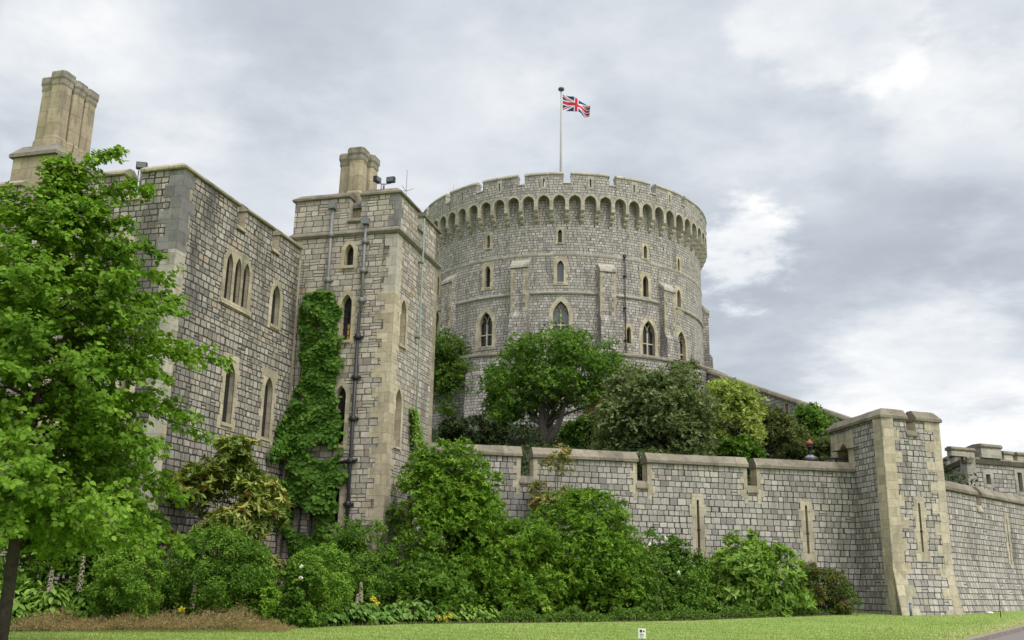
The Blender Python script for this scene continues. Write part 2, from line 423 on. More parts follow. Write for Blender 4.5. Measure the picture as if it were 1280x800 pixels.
M['wood'] = principled('timber_frame', (0.40, 0.36, 0.29), 0.7)[0]
M['cream'] = ashlar('cream_dressed_stone', (0.40, 0.355, 0.265), (0.50, 0.45, 0.345), ch=0.4, grime=0.45, moss=0.25)
M['rim'] = ashlar('arch_stone', (0.37, 0.335, 0.27), (0.45, 0.41, 0.335), grime=0.35)
M['band'] = ashlar('band_stone', (0.29, 0.268, 0.228), (0.37, 0.342, 0.295), grime=0.5)
M['reflection_paint'] = principled('painted_warm_reflection', (0.55, 0.33, 0.10), 0.25, 0, 0.5)[0]  # orange reflection put into the base colour
M['flashing'] = principled('pale_roofing', (0.52, 0.50, 0.44), 0.8)[0]

def noise_mat(name, stops, scale, rough=0.9, bump=0.4, bscale=None, detail=6):
    m, t, b = principled(name, rough=rough, spec=0.15)
    p = t.n('ShaderNodeNewGeometry').outputs['Position']
    t.l.new(t.ramp(t.noise(p, scale, detail, 0.65), stops), b.inputs['Base Color'])
    if bump:
        bp = t.n('ShaderNodeBump', ins={'Strength': bump, 'Distance': 0.03, 'Height': t.noise(p, bscale or scale * 4, 5, 0.7)})
        t.l.new(bp.outputs[0], b.inputs['Normal'])
    return m
M['bark'] = noise_mat('bark', [(0.3, (0.035, 0.028, 0.022)), (0.7, (0.085, 0.07, 0.055))], 9)
M['barkgrey'] = noise_mat('bark_grey', [(0.3, (0.07, 0.06, 0.05)), (0.7, (0.16, 0.14, 0.115))], 7)
M['soil'] = noise_mat('soil', [(0.3, (0.025, 0.02, 0.014)), (0.7, (0.06, 0.048, 0.034))], 5)
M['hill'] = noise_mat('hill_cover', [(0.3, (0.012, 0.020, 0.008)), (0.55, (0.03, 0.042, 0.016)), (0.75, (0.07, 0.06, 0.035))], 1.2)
M['road'] = noise_mat('path_tarmac', [(0.3, (0.15, 0.135, 0.13)), (0.7, (0.21, 0.19, 0.185))], 30)
M['kerb'] = noise_mat('kerb_stone', [(0.3, (0.17, 0.145, 0.125)), (0.7, (0.29, 0.25, 0.215))], 6)

def grass_mat():
    m, t, b = principled('mown_grass', rough=0.85, spec=0.1)
    p = t.n('ShaderNodeNewGeometry').outputs['Position']
    a = t.ramp(t.noise(p, 0.35, 5, 0.6), [(0.3, (0.145, 0.235, 0.048)), (0.52, (0.19, 0.285, 0.065)), (0.72, (0.275, 0.325, 0.10))])
    sw_ = t.m('SINE', t.m('ADD', t.m('MULTIPLY', t.vm('DOT_PRODUCT', p, (0.30, 0.95, 0)), 5.2), t.m('MULTIPLY', t.noise(p, 0.4, 3), 4.0)))
    a = t.mix(t.rng(sw_, -0.6, 0.6, 0.0, 0.28), a, (0.36, 0.38, 0.16, 1))      # faint mower stripes
    a = t.mix(t.m('MULTIPLY', t.rng(t.noise(p, 0.8, 5, 0.7), 0.56, 0.68), 0.55), a, (0.11, 0.20, 0.035, 1))
    f = t.ramp(t.noise(p, 14, 6, 0.75), [(0.3, (0.62, 0.66, 0.55)), (0.5, (1, 1, 1)), (0.7, (1.25, 1.2, 1.2))])
    a = t.mix(1.0, a, f, 'MULTIPLY')
    # yellowing along the road edge is its own worn strip
    d = t.m('ABSOLUTE', t.m('SUBTRACT', t.vm('DOT_PRODUCT', p, ROAD_N), ROAD_C))
    a = t.mix(t.m('MULTIPLY', t.rng(t.m('ADD', d, t.m('MULTIPLY', t.noise(p, 2.2, 5, 0.7), 2.2)), 3.0, 1.3), 0.7), a, (0.37, 0.335, 0.17, 1))
    t.l.new(a, b.inputs['Base Color'])
    bp = t.n('ShaderNodeBump', ins={'Strength': 0.5, 'Distance': 0.03, 'Height': t.noise(p, 30, 4, 0.7)})
    t.l.new(bp.outputs[0], b.inputs['Normal'])
    return m

def leaf_mat(name, stops, trans=0.25, rough=0.6, spec=0.14):
    m = bpy.data.materials.new(name); m.use_nodes = True; m.node_tree.nodes.clear(); t = NT(m.node_tree)
    a = t.n('ShaderNodeAttribute', attribute_name='tint').outputs['Fac']
    c = t.ramp(a, stops)
    b = t.n('ShaderNodeBsdfPrincipled', ins={'Base Color': c, 'Roughness': rough, 'Specular IOR Level': spec})
    tr = t.n('ShaderNodeBsdfTranslucent', ins={'Color': t.mix(1.0, c, (1.25, 1.3, 0.65, 1), 'MULTIPLY')})
    mx = t.n('ShaderNodeMixShader'); mx.inputs[0].default_value = trans
    t.l.new(b.outputs[0], mx.inputs[1]); t.l.new(tr.outputs[0], mx.inputs[2])
    t.l.new(mx.outputs[0], t.n('ShaderNodeOutputMaterial').inputs[0])
    return m
def G(d, m, l): return [(0.0, d), (0.5, m), (1.0, l)]
LM = {
    'lime': leaf_mat('lime_leaf', G((0.07, 0.155, 0.011), (0.14, 0.265, 0.021), (0.29, 0.43, 0.07)), 0.36),
    'box': leaf_mat('box_leaf', G((0.07, 0.155, 0.015), (0.135, 0.26, 0.027), (0.23, 0.37, 0.05)), 0.22),
    'dark': leaf_mat('dark_leaf', G((0.035, 0.08, 0.010), (0.072, 0.14, 0.016), (0.13, 0.22, 0.03)), 0.22),
    'mid': leaf_mat('mid_leaf', G((0.04, 0.095, 0.009), (0.085, 0.175, 0.016), (0.17, 0.29, 0.04)), 0.2),
    'bright': leaf_mat('bright_leaf', G((0.055, 0.13, 0.010), (0.12, 0.235, 0.018), (0.25, 0.39, 0.045)), 0.22),
    'pale': leaf_mat('pale_leaf', G((0.11, 0.20, 0.03), (0.185, 0.31, 0.05), (0.30, 0.43, 0.11)), 0.30),
    'greygreen': leaf_mat('grey_green_leaf', G((0.065, 0.10, 0.034), (0.13, 0.175, 0.06), (0.27, 0.31, 0.15)), 0.25),
    'yellow': leaf_mat('yellow_green_leaf', G((0.16, 0.22, 0.035), (0.29, 0.37, 0.08), (0.46, 0.52, 0.18)), 0.28),
    'olive': leaf_mat('olive_leaf', G((0.05, 0.075, 0.02), (0.10, 0.13, 0.035), (0.17, 0.19, 0.06)), 0.25),
    'vine': leaf_mat('vine_leaf', G((0.03, 0.08, 0.010), (0.07, 0.155, 0.018), (0.155, 0.275, 0.04)), 0.22),
    'magnolia': leaf_mat('magnolia_leaf', [(0, (0.06, 0.11, 0.015)), (0.4, (0.15, 0.21, 0.03)), (0.75, (0.30, 0.32, 0.07)), (0.92, (0.30, 0.26, 0.07)), (1, (0.30, 0.15, 0.045))], 0.15, 0.4, 0.3),
    'photinia': leaf_mat('photinia_leaf', [(0, (0.10, 0.14, 0.035)), (0.45, (0.25, 0.27, 0.09)), (0.78, (0.38, 0.30, 0.11)), (1, (0.46, 0.19, 0.06))], 0.2),
    'bronze': leaf_mat('bronze_leaf', [(0, (0.05, 0.10, 0.02)), (0.5, (0.09, 0.15, 0.03)), (0.8, (0.17, 0.12, 0.04)), (1, (0.20, 0.09, 0.035))], 0.2),
    'hosta': leaf_mat('hosta_leaf', G((0.055, 0.125, 0.02), (0.11, 0.21, 0.038), (0.21, 0.33, 0.085)), 0.25),
    'haze': leaf_mat('brown_seedhead', G((0.15, 0.11, 0.045), (0.28, 0.21, 0.10), (0.42, 0.33, 0.18)), 0.2, 0.9, 0.1),
    'flower': leaf_mat('pale_floret', G((0.20, 0.15, 0.13), (0.42, 0.38, 0.30), (0.62, 0.58, 0.49)), 0.2, 0.8, 0.1),
    'white': leaf_mat('white_petal', G((0.7, 0.68, 0.6), (0.8, 0.79, 0.74), (0.85, 0.85, 0.82)), 0.2),
    'gold': leaf_mat('yellow_petal', G((0.55, 0.38, 0.02), (0.7, 0.55, 0.05), (0.75, 0.65, 0.12)), 0.2),
    'crimson': leaf_mat('red_creeper_leaf', G((0.10, 0.025, 0.02), (0.18, 0.045, 0.035), (0.26, 0.09, 0.06)), 0.2),
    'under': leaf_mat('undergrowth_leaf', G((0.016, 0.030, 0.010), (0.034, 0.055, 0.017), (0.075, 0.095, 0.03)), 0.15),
    'turf': leaf_mat('grass_blade', G((0.14, 0.22, 0.045), (0.23, 0.32, 0.08), (0.37, 0.40, 0.15)), 0.3, 0.7, 0.15),
}

# ------------------------------------------------------------------ leaves
def unit(v): return v / np.maximum(np.linalg.norm(v, axis=-1, keepdims=True), 1e-9)
def rdir(n): return unit(RNG.normal(size=(n, 3)))

def leaf_mesh(name, P, N, T, L, W, tint, mats, parent=None, big=False, fold=0.18):
    n = len(P); N = unit(N); T = unit(T - N * np.sum(T * N, 1, keepdims=True)); B = np.cross(N, T)
    L = np.broadcast_to(np.asarray(L, float), (n,))[:, None]; W = np.broadcast_to(np.asarray(W, float), (n,))[:, None]
    if big:
        droop = N * L * -0.14
        V = np.stack([P, P + T * L * 0.26 + B * W * 0.46 + N * W * fold, P + T * L * 0.66 + B * W * 0.40 + N * W * fold + droop * 0.5,
                      P + T * L + droop, P + T * L * 0.66 - B * W * 0.40 + N * W * fold + droop * 0.5, P + T * L * 0.26 - B * W * 0.46 + N * W * fold], 1)
        k = 6; F = [[0, 3, 2, 1], [0, 5, 4, 3]]
    else:
        V = np.stack([P, P + T * L * 0.45 + B * W * 0.5 + N * W * fold, P + T * L, P + T * L * 0.45 - B * W * 0.5 + N * W * fold], 1)
        k = 4; F = [[0, 2, 1], [0, 3, 2]]
    V = V.reshape(-1, 3)
    fa = np.array(F); per = fa.shape[1]
    idx = (np.arange(n)[:, None, None] * k + fa[None]).reshape(-1)
    me = bpy.data.meshes.new(name)
    me.vertices.add(n * k); me.vertices.foreach_set('co', V.astype(np.float32).ravel())
    nf = n * len(F)
    me.loops.add(nf * per); me.loops.foreach_set('vertex_index', idx.astype(np.int32))
    me.polygons.add(nf); me.polygons.foreach_set('loop_start', (np.arange(nf) * per).astype(np.int32))
    at_ = me.attributes.new('tint', 'FLOAT', 'POINT')
    at_.data.foreach_set('value', np.repeat(np.clip(tint, 0, 1), k).astype(np.float32))
    me.update(calc_edges=True)
    return link(name, me, mats if isinstance(mats, list) else [mats], parent)

def blobs_leaves(blobs, n, size, centre, whorl=1, asp=0.45, up=0.35, rough=0.5, shell=(0.70, 1.06), spread=0.16, sub=13, subr=0.36, fill=0.28, sr=(0.62, 1.18)):
    """leaves gathered in tufts over a heap of clumps; blobs = rows (x, y, z, r, squash)"""
    b = np.asarray(blobs, float)
    cen = np.asarray(centre)[None]
    S, SR, ST = [], [], []
    for x, y, z, r, q in b:
        c = np.array([x, y, z]); o = unit(c[None] - cen + 1e-6)
        m = max(4, int(sub * RNG.uniform(0.7, 1.3)))
        D = unit(rdir(m) + o * 0.6 + np.array([0, 0, up]))
        S.append(c + D * r * np.array([1, 1, q]) * RNG.uniform(sr[0], sr[1], (m, 1))); SR.append(r * subr * RNG.uniform(0.6, 1.35, m)); ST.append(RNG.normal(0, 0.10) + RNG.normal(0, 0.11, m))
    S = np.concatenate(S); SR = np.concatenate(SR); ST = np.concatenate(ST)
    k = max(n // whorl, 1); kf = int(k * fill)
    w = SR ** 2; w = w / w.sum()
    i = RNG.choice(len(S), k - kf, p=w)
    D1 = unit(rdir(k - kf) + unit(S[i] - cen) * 0.7 + np.array([0, 0, up]))
    P1 = S[i] + D1 * SR[i][:, None] * RNG.uniform(0.25, 1.1, (k - kf, 1))
    t1 = 0.5 + ST[i] + RNG.normal(0, spread, k - kf)
    w = b[:, 3] ** 2; w = w / w.sum(); i = RNG.choice(len(b), kf, p=w)
    D2 = unit(rdir(kf) + unit(b[i, :3] - cen) * 0.4)
    P2 = b[i, :3] + D2 * b[i, 3][:, None] * RNG.uniform(0.25, 0.86, (kf, 1)) * np.stack([np.ones(kf), np.ones(kf), b[i, 4]], 1)
    t2 = 0.42 + RNG.normal(0, spread, kf)
    P = np.concatenate([P1, P2]); D = np.concatenate([D1, D2]); tint = np.concatenate([t1, t2]); k = len(P)
    if whorl > 1:
        P = np.repeat(P, whorl, 0); D = np.repeat(D, whorl, 0); tint = np.repeat(tint, whorl) + RNG.normal(0, 0.07, k * whorl)
        D = unit(D + np.array([0, 0, 0.35]))
        R = rdir(k * whorl); tan = unit(R - D * np.sum(R * D, 1, keepdims=True))
        T = unit(tan + D * RNG.uniform(0.15, 0.9, (len(P), 1))); N = unit(D - T * np.sum(D * T, 1, keepdims=True) + 0.12 * rdir(len(P)))
    else:
        N = unit(D + rough * rdir(k) + np.array([0, 0, 0.25])); R = rdir(k) + np.array([0, 0, -0.35]); T = R
    m = len(P); L = size * RNG.uniform(0.55, 1.35, m)
    return P, N, T, L, L * asp * RNG.uniform(0.85, 1.2, m), tint

def make_blobs(c, a, b, h, n, r, zmin=0.12, squash=0.85, power=1.0):
    """clumps spread over (and some inside) a rounded heap standing on c"""
    out = []; n = int(n * 1.5)
    for k in range(n):
        d = rdir(1)[0]; d[2] = abs(d[2]) ** power
        d = d / (np.sum(np.abs(d) ** 2.7) ** (1 / 2.7))
        q = RNG.uniform(0.72, 1.0) if k % 4 else RNG.uniform(0.2, 0.65)
        rr = r * RNG.uniform(0.7, 1.25)
        z = max(zmin * h, d[2] * max(h - rr * squash * 0.9, 0.1) * q)
        out.append((c[0] + d[0] * max(a - rr * 0.8, 0.05) * q, c[1] + d[1] * max(b - rr * 0.8, 0.05) * q, c[2] + z, rr, squash))
    return out

def ball_blobs(c, a, b, h, n):
    out = [(c[0], c[1], c[2] + h * 0.48, a * 0.93, h * 0.55 / a), (c[0], c[1], c[2] + h * 0.35, a * 0.90, 0.6)]
    for k in range(n):
        d = rdir(1)[0]; rr = a * RNG.uniform(0.16, 0.26)
        out.append((c[0] + d[0] * (a - rr * .8), c[1] + d[1] * (a - rr * .8), c[2] + h * .48 + d[2] * (h * .52 - rr * .8), rr, .9))
    return out

def shrub(name, label, cat, x0, x1, ytop, d, mat, n, leaf, depth=None, nb=24, br=0.30, group=None, base=None, whorl=1, asp=0.45, up=0.35, zmin=0.1,
          big=False, squash=0.85, pxbase=None, power=0.8, spread=0.16, stem=True, ground=g, ball=False, sub=12, subr=0.31):
    xm = (x0 + x1) / 2
    pc = at(xm, 700 if pxbase is None else pxbase, d); gz = ground(pc.x, pc.y)
    yb = 700 if pxbase is None else pxbase
    w = (at(x1, (ytop + yb) / 2, d) - at(x0, (ytop + yb) / 2, d)).length / 2
    h = at(xm, ytop, d - w * 0.3).z - gz
    c = np.array([pc.x, pc.y, gz]); dp = depth or w
    bl = ball_blobs(c, w, dp, h, nb) if ball else make_blobs(c, w, dp, h, nb, br * min(w, h), zmin, squash, power)
    P, N, T, L, W, t = blobs_leaves(bl, n, leaf, c + np.array([0, 0, h * 0.35]), whorl, asp, up, spread=spread, sub=90 if ball else sub, subr=0.13 if ball else subr, fill=0.4 if ball else 0.25, sr=(0.88, 1.03) if ball else (0.72, 1.22))
    ok = P[:, 2] > gz + 0.03; P, N, T, L, W, t = P[ok], N[ok], T[ok], L[ok], W[ok], t[ok]
    r = thing(name, tuple(c), label, cat, group)
    leaf_mesh('foliage', P, N, T, L, W, t, LM[mat], r, big)
    if stem:
        bm = bmesh.new()
        for k in range(5):
            e = bl[int(RNG.integers(len(bl)))]
            s = Vector(c) + Vector((random.uniform(-.15, .15), random.uniform(-.15, .15), -0.1)); q = Vector(e[:3])
            tube(bm, [s, s.lerp(q, .5) + Vector((0, 0, .12 * h)), q], [0.035, 0.022, 0.008], 5)
        obj('stem', bm, M['bark'], r)
    return r, c, w, h

def branch_path(a, b, sag=0.0, wob=0.06, k=5):
    a, b = Vector(a), Vector(b); L = (b - a).length; pts = []
    for i in range(k + 1):
        t = i / k; p = a.lerp(b, t) + Vector((0, 0, sag * L * math.sin(math.pi * t)))
        if 0 < i < k: p += Vector((random.uniform(-1, 1), random.uniform(-1, 1), random.uniform(-1, 1))) * wob * L * 0.5
        pts.append(p)
    return pts

# ------------------------------------------------------------------ plan of the place
DB = Vector((0.2694, 0.9630))                         # away along the range wall
DA = Vector((0.9630, -0.2694))                        # along the fronts
C1 = Vector((-9.49, 26.34)); J = Vector((-7.56, 33.25))
AF = Face(C1 - DA * 16, DA, 16); BF = Face(C1, DB, 7.19)
TL = J + DA * -0.33; TC = J + DA * 3.68
TF = Face(TL, DA, 4.01); TS = Face(TC, DB, 4.2)
ZR, ZT, ZS = 13.35, 15.17, 13.53                      # range top, tower top, string course
CWD = Vector((0.9764, 0.2158)); CW0 = Vector((-2.91, 36.89)) - CWD * 2.5
CW = Face(CW0, CWD, 20.2); ZC = 1.6 + 0.142 * 37
TUC = Vector((14.53, 38.34)); TUL = Vector((13.82, 42.5)); TUD = Vector((0.94, 0.342)).normalized()
TUF = Face(TUC, TUD, 2.85); TUS = Face(TUL, TUC - TUL, (TUC - TUL).length); ZU = 1.6 + 0.1742 * 41
TUR = TUC + TUD * 2.85
RWF = Face(TUR + Vector((-0.25, 0.45)), (0.712, 0.702), 34); ZW = 1.6 + 0.1059 * 43.6
AX = Vector((4.92, 94.87)); RB = Cyl(AX, 13.75); RP = Cyl(AX, 14.40); ZP = 1.6 + 35.45

def hill(x, y):
    r = math.hypot(x - AX.x, y - AX.y)
    z = 13.9 - max(r - 17.5, 0) * 0.222
    k = min(max((x - 20) / 12, 0), 1); k = k * k * (3 - 2 * k)
    return max(z * (1 - k) + 2.2 * k, 1.0) + 0.18 * math.sin(x * 0.9 + y * 0.6) + 0.12 * math.sin(x * 2.1 - y * 1.3)

def on_hill(px, py, d0=41.0):
    d = d0
    while d < 82:
        p = at(px, py, d)
        if p.z < hill(p.x, p.y): break
        d += 0.2
    return Vector((p.x, p.y, hill(p.x, p.y))), d

# road geometry (lower right corner)
_k1, _k2 = lawn_pt(1226, 800), lawn_pt(1280, 786)
_rd = Vector((_k2.x - _k1.x, _k2.y - _k1.y)).normalized(); _rn = Vector((_rd.y, -_rd.x))
ROAD_N = (_rn.x, _rn.y, 0.0); ROAD_C = _rn.dot(Vector((_k1.x, _k1.y)))

# ------------------------------------------------------------------ ground, road, hill
M['grass'] = grass_mat()
bm = new_bm()
rad = [0, 4, 8, 12, 16, 20, 24, 28, 32, 36, 40, 45, 50, 60, 100, 300, 900, 2500]
ring0 = None
for r in rad:
    ring = [bm.verts.new((r * math.cos(k * math.pi / 48), r * math.sin(k * math.pi / 48), g(r, 0))) for k in range(96)] if r else [bm.verts.new((0, 0, 0))]
    if ring0:
        for k in range(96):
            if len(ring0) == 1: bm.faces.new([ring0[0], ring[k], ring[(k + 1) % 96]])
            else: bm.faces.new([ring0[k], ring[k], ring[(k + 1) % 96], ring0[(k + 1) % 96]])
    ring0 = ring
structure(obj('lawn', bm, M['grass']))

def strip(name, a0, off0, off1, zadd, mat, ln=60, thick=0.0):
    bm = new_bm(); n = 60
    rows = []
    for i in range(n + 1):
        s = -ln / 2 + ln * i / n; row = []
        for o in (off0, off1):
            x, y = _k1.x + _rd.x * s + _rn.x * o, _k1.y + _rd.y * s + _rn.y * o
            row.append(Vector((x, y, g(x, y) + zadd)))
        rows.append(row)
    for a, b in zip(rows, rows[1:]):
        bm.faces.new([bm.verts.new(p) for p in (a[0], a[1], b[1], b[0])])
        if thick:
            for k in (0, 1):
                bm.faces.new([bm.verts.new(p) for p in (a[k], b[k], b[k] - Vector((0, 0, thick)), a[k] - Vector((0, 0, thick)))])
    bmesh.ops.recalc_face_normals(bm, faces=bm.faces[:])
    return structure(obj(name, bm, mat))
strip('road', 0, 0.14, 9.0, 0.012, M['road'])
strip('kerb', 0, -0.02, 0.16, 0.11, M['kerb'], thick=0.14)

bm = new_bm()
xs = np.linspace(-45, 48, 94)
def ystart(x):
    pts = [(-50, 50), (-14, 46), (-7, 39.5), (-3, 37.6), (14.2, 41.3), (17.2, 40.6), (24.0, 47.2), (50, 73)]
    for (a, b), (c, d) in zip(pts, pts[1:]):
        if x <= c: return b + (d - b) * (x - a) / (c - a)
    return pts[-1][1]
grid = []
for x in xs:
    y0 = ystart(x); row = []
    for k in range(60):
        y = y0 + (130 - y0) * k / 59; row.append(bm.verts.new((x, y, hill(x, y))))
    grid.append(row)
for a, b in zip(grid, grid[1:]):
    for k in range(59): bm.faces.new([a[k], b[k], b[k + 1], a[k + 1]]).smooth = True
structure(obj('hill', bm, M['hill']))

# ------------------------------------------------------------------ shapes for windows
def lancet(uc, z0, z1, w, n=5, rise=None):
    h = w / 2; ri = min(rise or w * 0.95, z1 - z0 - 0.05); sp = z1 - ri
    R = (ri * ri + h * h) / (2 * h)
    pts = [(uc - h, z0), (uc + h, z0)]
    for i in range(n + 1):
        z = ri * i / n; x = math.sqrt(max(R * R - z * z, 0)) - (R - h)
        pts.append((uc + max(x, 0.0), sp + z) if i < n else (uc, z1))
    for i in range(n - 1, -1, -1):
        z = ri * i / n; x = math.sqrt(max(R * R - z * z, 0)) - (R - h)
        pts.append((uc - max(x, 0.0), sp + z))
    return pts

def rect(u0, u1, z0, z1): return [(u0, z0), (u1, z0), (u1, z1), (u0, z1)]

def toothed(uc, z0, z1, w, tooth=0.10, step=0.32, top=None):
    """block surround with stepped sides"""
    n = max(2, round((z1 - z0) / step)); L, R = [], []
    for i in range(n):
        a, b = z0 + (z1 - z0) * i / n, z0 + (z1 - z0) * (i + 1) / n
        e = w / 2 + (tooth if i % 2 == 0 else 0) * random.uniform(0.6, 1.0)
        e2 = w / 2 + (tooth if i % 2 == 0 else 0) * random.uniform(0.6, 1.0)
        R += [(uc + e, a), (uc + e, b)]; L += [(uc - e2, a), (uc - e2, b)]
    return R + L[::-1]

def gothic_surround(uc, z0, z1, w, t=0.14):
    return lancet(uc, z0 - t * 0.9, z1 + t * 1.25, w + 2 * t, 6, rise=w * 1.0 + t * 1.1)

class Win:
    def __init__(s, hole, out, kind, glass): s.hole, s.out, s.kind, s.glass = hole, out, kind, glass

def win_px(F, x0, x1, y0, y1, t=0.13, kind='plain', glass='glass', out='gothic', wmin=None):
    xc = (x0 + x1) / 2
    ul, _ = F.px(x0, (y0 + y1) / 2); ur, _ = F.px(x1, (y0 + y1) / 2)
    ut, zt = F.px(xc, y0); ub, zb = F.px(xc, y1)
    uc = (ut + ub) / 2; w = max(abs(ur - ul), wmin or 0)
    return win_uz(uc, zb, zt, w, t, kind, glass, out)

def win_uz(uc, z0, z1, w, t=0.13, kind='plain', glass='glass', out='gothic'):
    hole = lancet(uc, z0, z1, w)
    o = gothic_surround(uc, z0, z1, w, t) if out == 'gothic' else toothed(uc, z0 - t, z1 + t * 1.2, w + 2 * t)
    W = Win(hole, o, kind, glass); W.uc, W.z0, W.z1, W.w, W.t = uc, z0, z1, w, t
    return W

def build_window(F, W, parent, mat='buff', rec=0.26, proud=0.014, us=()):
    """surround ring + glazing + bars + sill, as a part with sub-parts"""
    bm = new_bm(); panel(bm, F, W.out, [W.hole], 0.05, off0=proud, mi=0, mr=0, us=us)
    wp = obj('window', bm, [M[mat]], parent)
    bm = new_bm(); us_ = [p[0] for p in W.hole]; zs_ = [p[1] for p in W.hole]
    quad(bm, [F.pt(u, z, -rec) for u, z in W.hole])
    obj('pane', bm, M[W.glass], wp)
    bm = new_bm(); sl = 0.05
    box(bm, F, W.uc - W.w / 2 - 0.05, W.uc + W.w / 2 + 0.05, W.z0 - 0.10, W.z0 - 0.004, -rec + 0.02, proud + 0.05)
    obj('sill', bm, M[mat], wp)
    if W.kind in ('lead', 'tracery', 'bars'):
        bm = new_bm()
        if W.kind == 'tracery':
            sp = W.z1 - W.w * 0.8; th = 0.14
            box(bm, F, W.uc - th / 2, W.uc + th / 2, W.z0, sp + 0.02, -rec + 0.01, -rec + 0.16)
            zt_ = W.z0 + (sp - W.z0) * 0.52
            box(bm, F, W.uc - W.w / 2, W.uc - th / 2, zt_ - 0.05, zt_ + 0.05, -rec + 0.012, -rec + 0.14)
            box(bm, F, W.uc + th / 2, W.uc + W.w / 2, zt_ - 0.05, zt_ + 0.05, -rec + 0.012, -rec + 0.14)
            for s in (-1, 1):
                pts = []
                for k in range(7):
                    a = k / 6; pts.append(F.pt(W.uc + s * (W.w * 0.5 * (a ** 1.6)) * 0.62, sp + (W.z1 - sp) * 0.72 * math.sin(a * 1.57), -rec + 0.08))
                tube(bm, pts, 0.06, 6)
                pts = [F.pt(W.uc + s * W.w * (0.5 - 0.25 * k / 4), sp - 0.05 + 0.30 * W.w * math.sin(k / 4 * 1.57), -rec + 0.07) for k in range(5)]
                tube(bm, pts, 0.055, 6)
            obj('tracery', bm, M[mat], wp)
        else:
            nv = 1 if W.kind == 'bars' else 2; zz = W.z0; st = 0.22 if W.kind == 'lead' else 0.38
            for k in range(nv):
                u = W.uc - W.w / 2 + W.w * (k + 1) / (nv + 1); box(bm, F, u - 0.012, u + 0.012, W.z0, W.z1 - W.w * 0.35, -rec + 0.005, -rec + 0.03)
            while zz + st < W.z1 - W.w * 0.5:
                zz += st; box(bm, F, W.uc - W.w / 2, W.uc + W.w / 2, zz - 0.012, zz + 0.012, -rec + 0.006, -rec + 0.028)
            obj('glazing_bar', bm, M['iron'], wp)
    return wp

def merlon_outline(u0, u1, z0, zt, gaps):
    """wall outline with crenels: gaps = [(ua, ub, zbottom)]"""
    o = [(u0, z0), (u1, z0), (u1, zt)]
    for a, b, zb in sorted(gaps, reverse=True): o += [(b, zt), (b, zb), (a, zb), (a, zt)]
    return o + [(u0, zt)]

def crenel_sills(pm, F, gaps, thick=0.45, h=0.16):
    for a, b, zb in gaps:
        bm = new_bm(); sweep(bm, F, [(-thick, 0), (-thick, h * .6), (-0.02, h), (0.07, 0.05), (0.07, 0.0)], [a - 0.03, b + 0.03], z=zb)
        obj('crenel_sill', bm, [M[pm[1]]], pm[0])

def copings(pm, F, u0, u1, zt, gaps, h=0.34, o_out=0.09, o_in=-0.52, step=None, ext=0.04, m0=0, m1=0, big=False):
    """coping stones, one run for each merlon"""
    e = [u0] + [x for a, b, _ in sorted(gaps) for x in (a, b)] + [u1]
    pr = coping_big(o_in, o_out, h)
    for i in range(0, len(e), 2):
        a, b = e[i] - (ext if i else 0), e[i + 1] + (ext if i + 1 < len(e) - 1 else 0)
        n = max(1, round((b - a) / (step or 0.42))); bm = new_bm()
        sweep(bm, F, pr, [a + (b - a) * k / n for k in range(n + 1)], z=zt - h, m0=m0 if i == 0 else 0, m1=m1 if i + 2 == len(e) else 0, jit=0.009)
        obj('coping', bm, [M[pm[1]]], pm[0])

def coping_big(o_in, o_out, h):
    return [(o_in, 0), (o_in, h * 0.5), (o_in + 0.16, h), (o_out - 0.24, h), (o_out, h * 0.30), (o_out, 0.02), (o_out - 0.03, 0.0)]

def quoin(parent, F1, F2, z0, z1, mats='buff', step=0.30, wide=0.42, narrow=0.24, offz=None, name='quoin', bounds=None):
    """corner blocks: F1 ends at its u = L where F2 starts at u = 0; alternating long and short"""
    n = max(1, round((z1 - z0) / step)); bm = new_bm()
    w1 = []; w2 = []
    for i in range(n):
        a, b = z0 + (z1 - z0) * i / n, z0 + (z1 - z0) * (i + 1) / n
        x = wide * random.uniform(0.85, 1.15); y = narrow * random.uniform(0.85, 1.15)
        if i % 2: x, y = y, x
        w1 += [(F1.L - x, a), (F1.L - x, b)]; w2 += [(y, a), (y, b)]
    panel(bm, F1, [(F1.L + 0.010, z0), (F1.L + 0.010, z1)] + w1[::-1], [], 0.04, off0=0.012, mi=0, mr=0, offz=offz)
    panel(bm, F2, w2 + [(-0.010, z1), (-0.010, z0)], [], 0.04, off0=0.012, mi=0, mr=0)
    return obj(name, bm, [M[mats]], parent)

# ------------------------------------------------------------------ left range of buildings
gB = 0.2
rng_b = thing('castle_range', (-13.5, 29.5, g(-13.5, 29.5)), 'dark grey stone castle range with battlements and triple lancet window, behind the leafy green tree', 'building')
gapsB = []
for (xa, xb, yb) in ((297, 305.5, 288), (343, 350, 318)):
    ua = BF.px(xa, 275)[0]; ub = BF.px(xb, 290)[0]
    um = (ua + ub) / 2; gapsB.append((um - 0.22, um + 0.22, BF.px((xa + xb) / 2, yb)[1]))
gapsB = [(a, b, ZR - 1.0) for a, b, z in gapsB]
gapsA = [(AF.px(167, 220)[0] - 0.30, AF.px(167, 220)[0] + 0.30, ZR - 1.1)]
gapsA += [(gapsA[0][0] - 3.6 * k, gapsA[0][1] - 3.6 * k, ZR - 1.1) for k in (1, 2, 3)]
trip = [win_px(BF, a, b, c, d, t=0.07, out='gothic') for a, b, c, d in ((281, 290, 316, 376), (292, 301, 321, 382), (303, 312, 327, 386))]
for k, w in enumerate(trip):
    w.uc = trip[1].uc + (k - 1) * 0.50; w.w = 0.36; w.z0 = trip[1].z0; w.z1 = trip[1].z1
    w.hole = lancet(w.uc, w.z0, w.z1, w.w, rise=0.42)
wB = [win_px(BF, 339, 350, 355, 408, t=0.16), win_px(BF, 276, 296, 452, 530, t=0.18, out='tooth'), win_px(BF, 327, 341, 470, 548, t=0.18, out='tooth')]
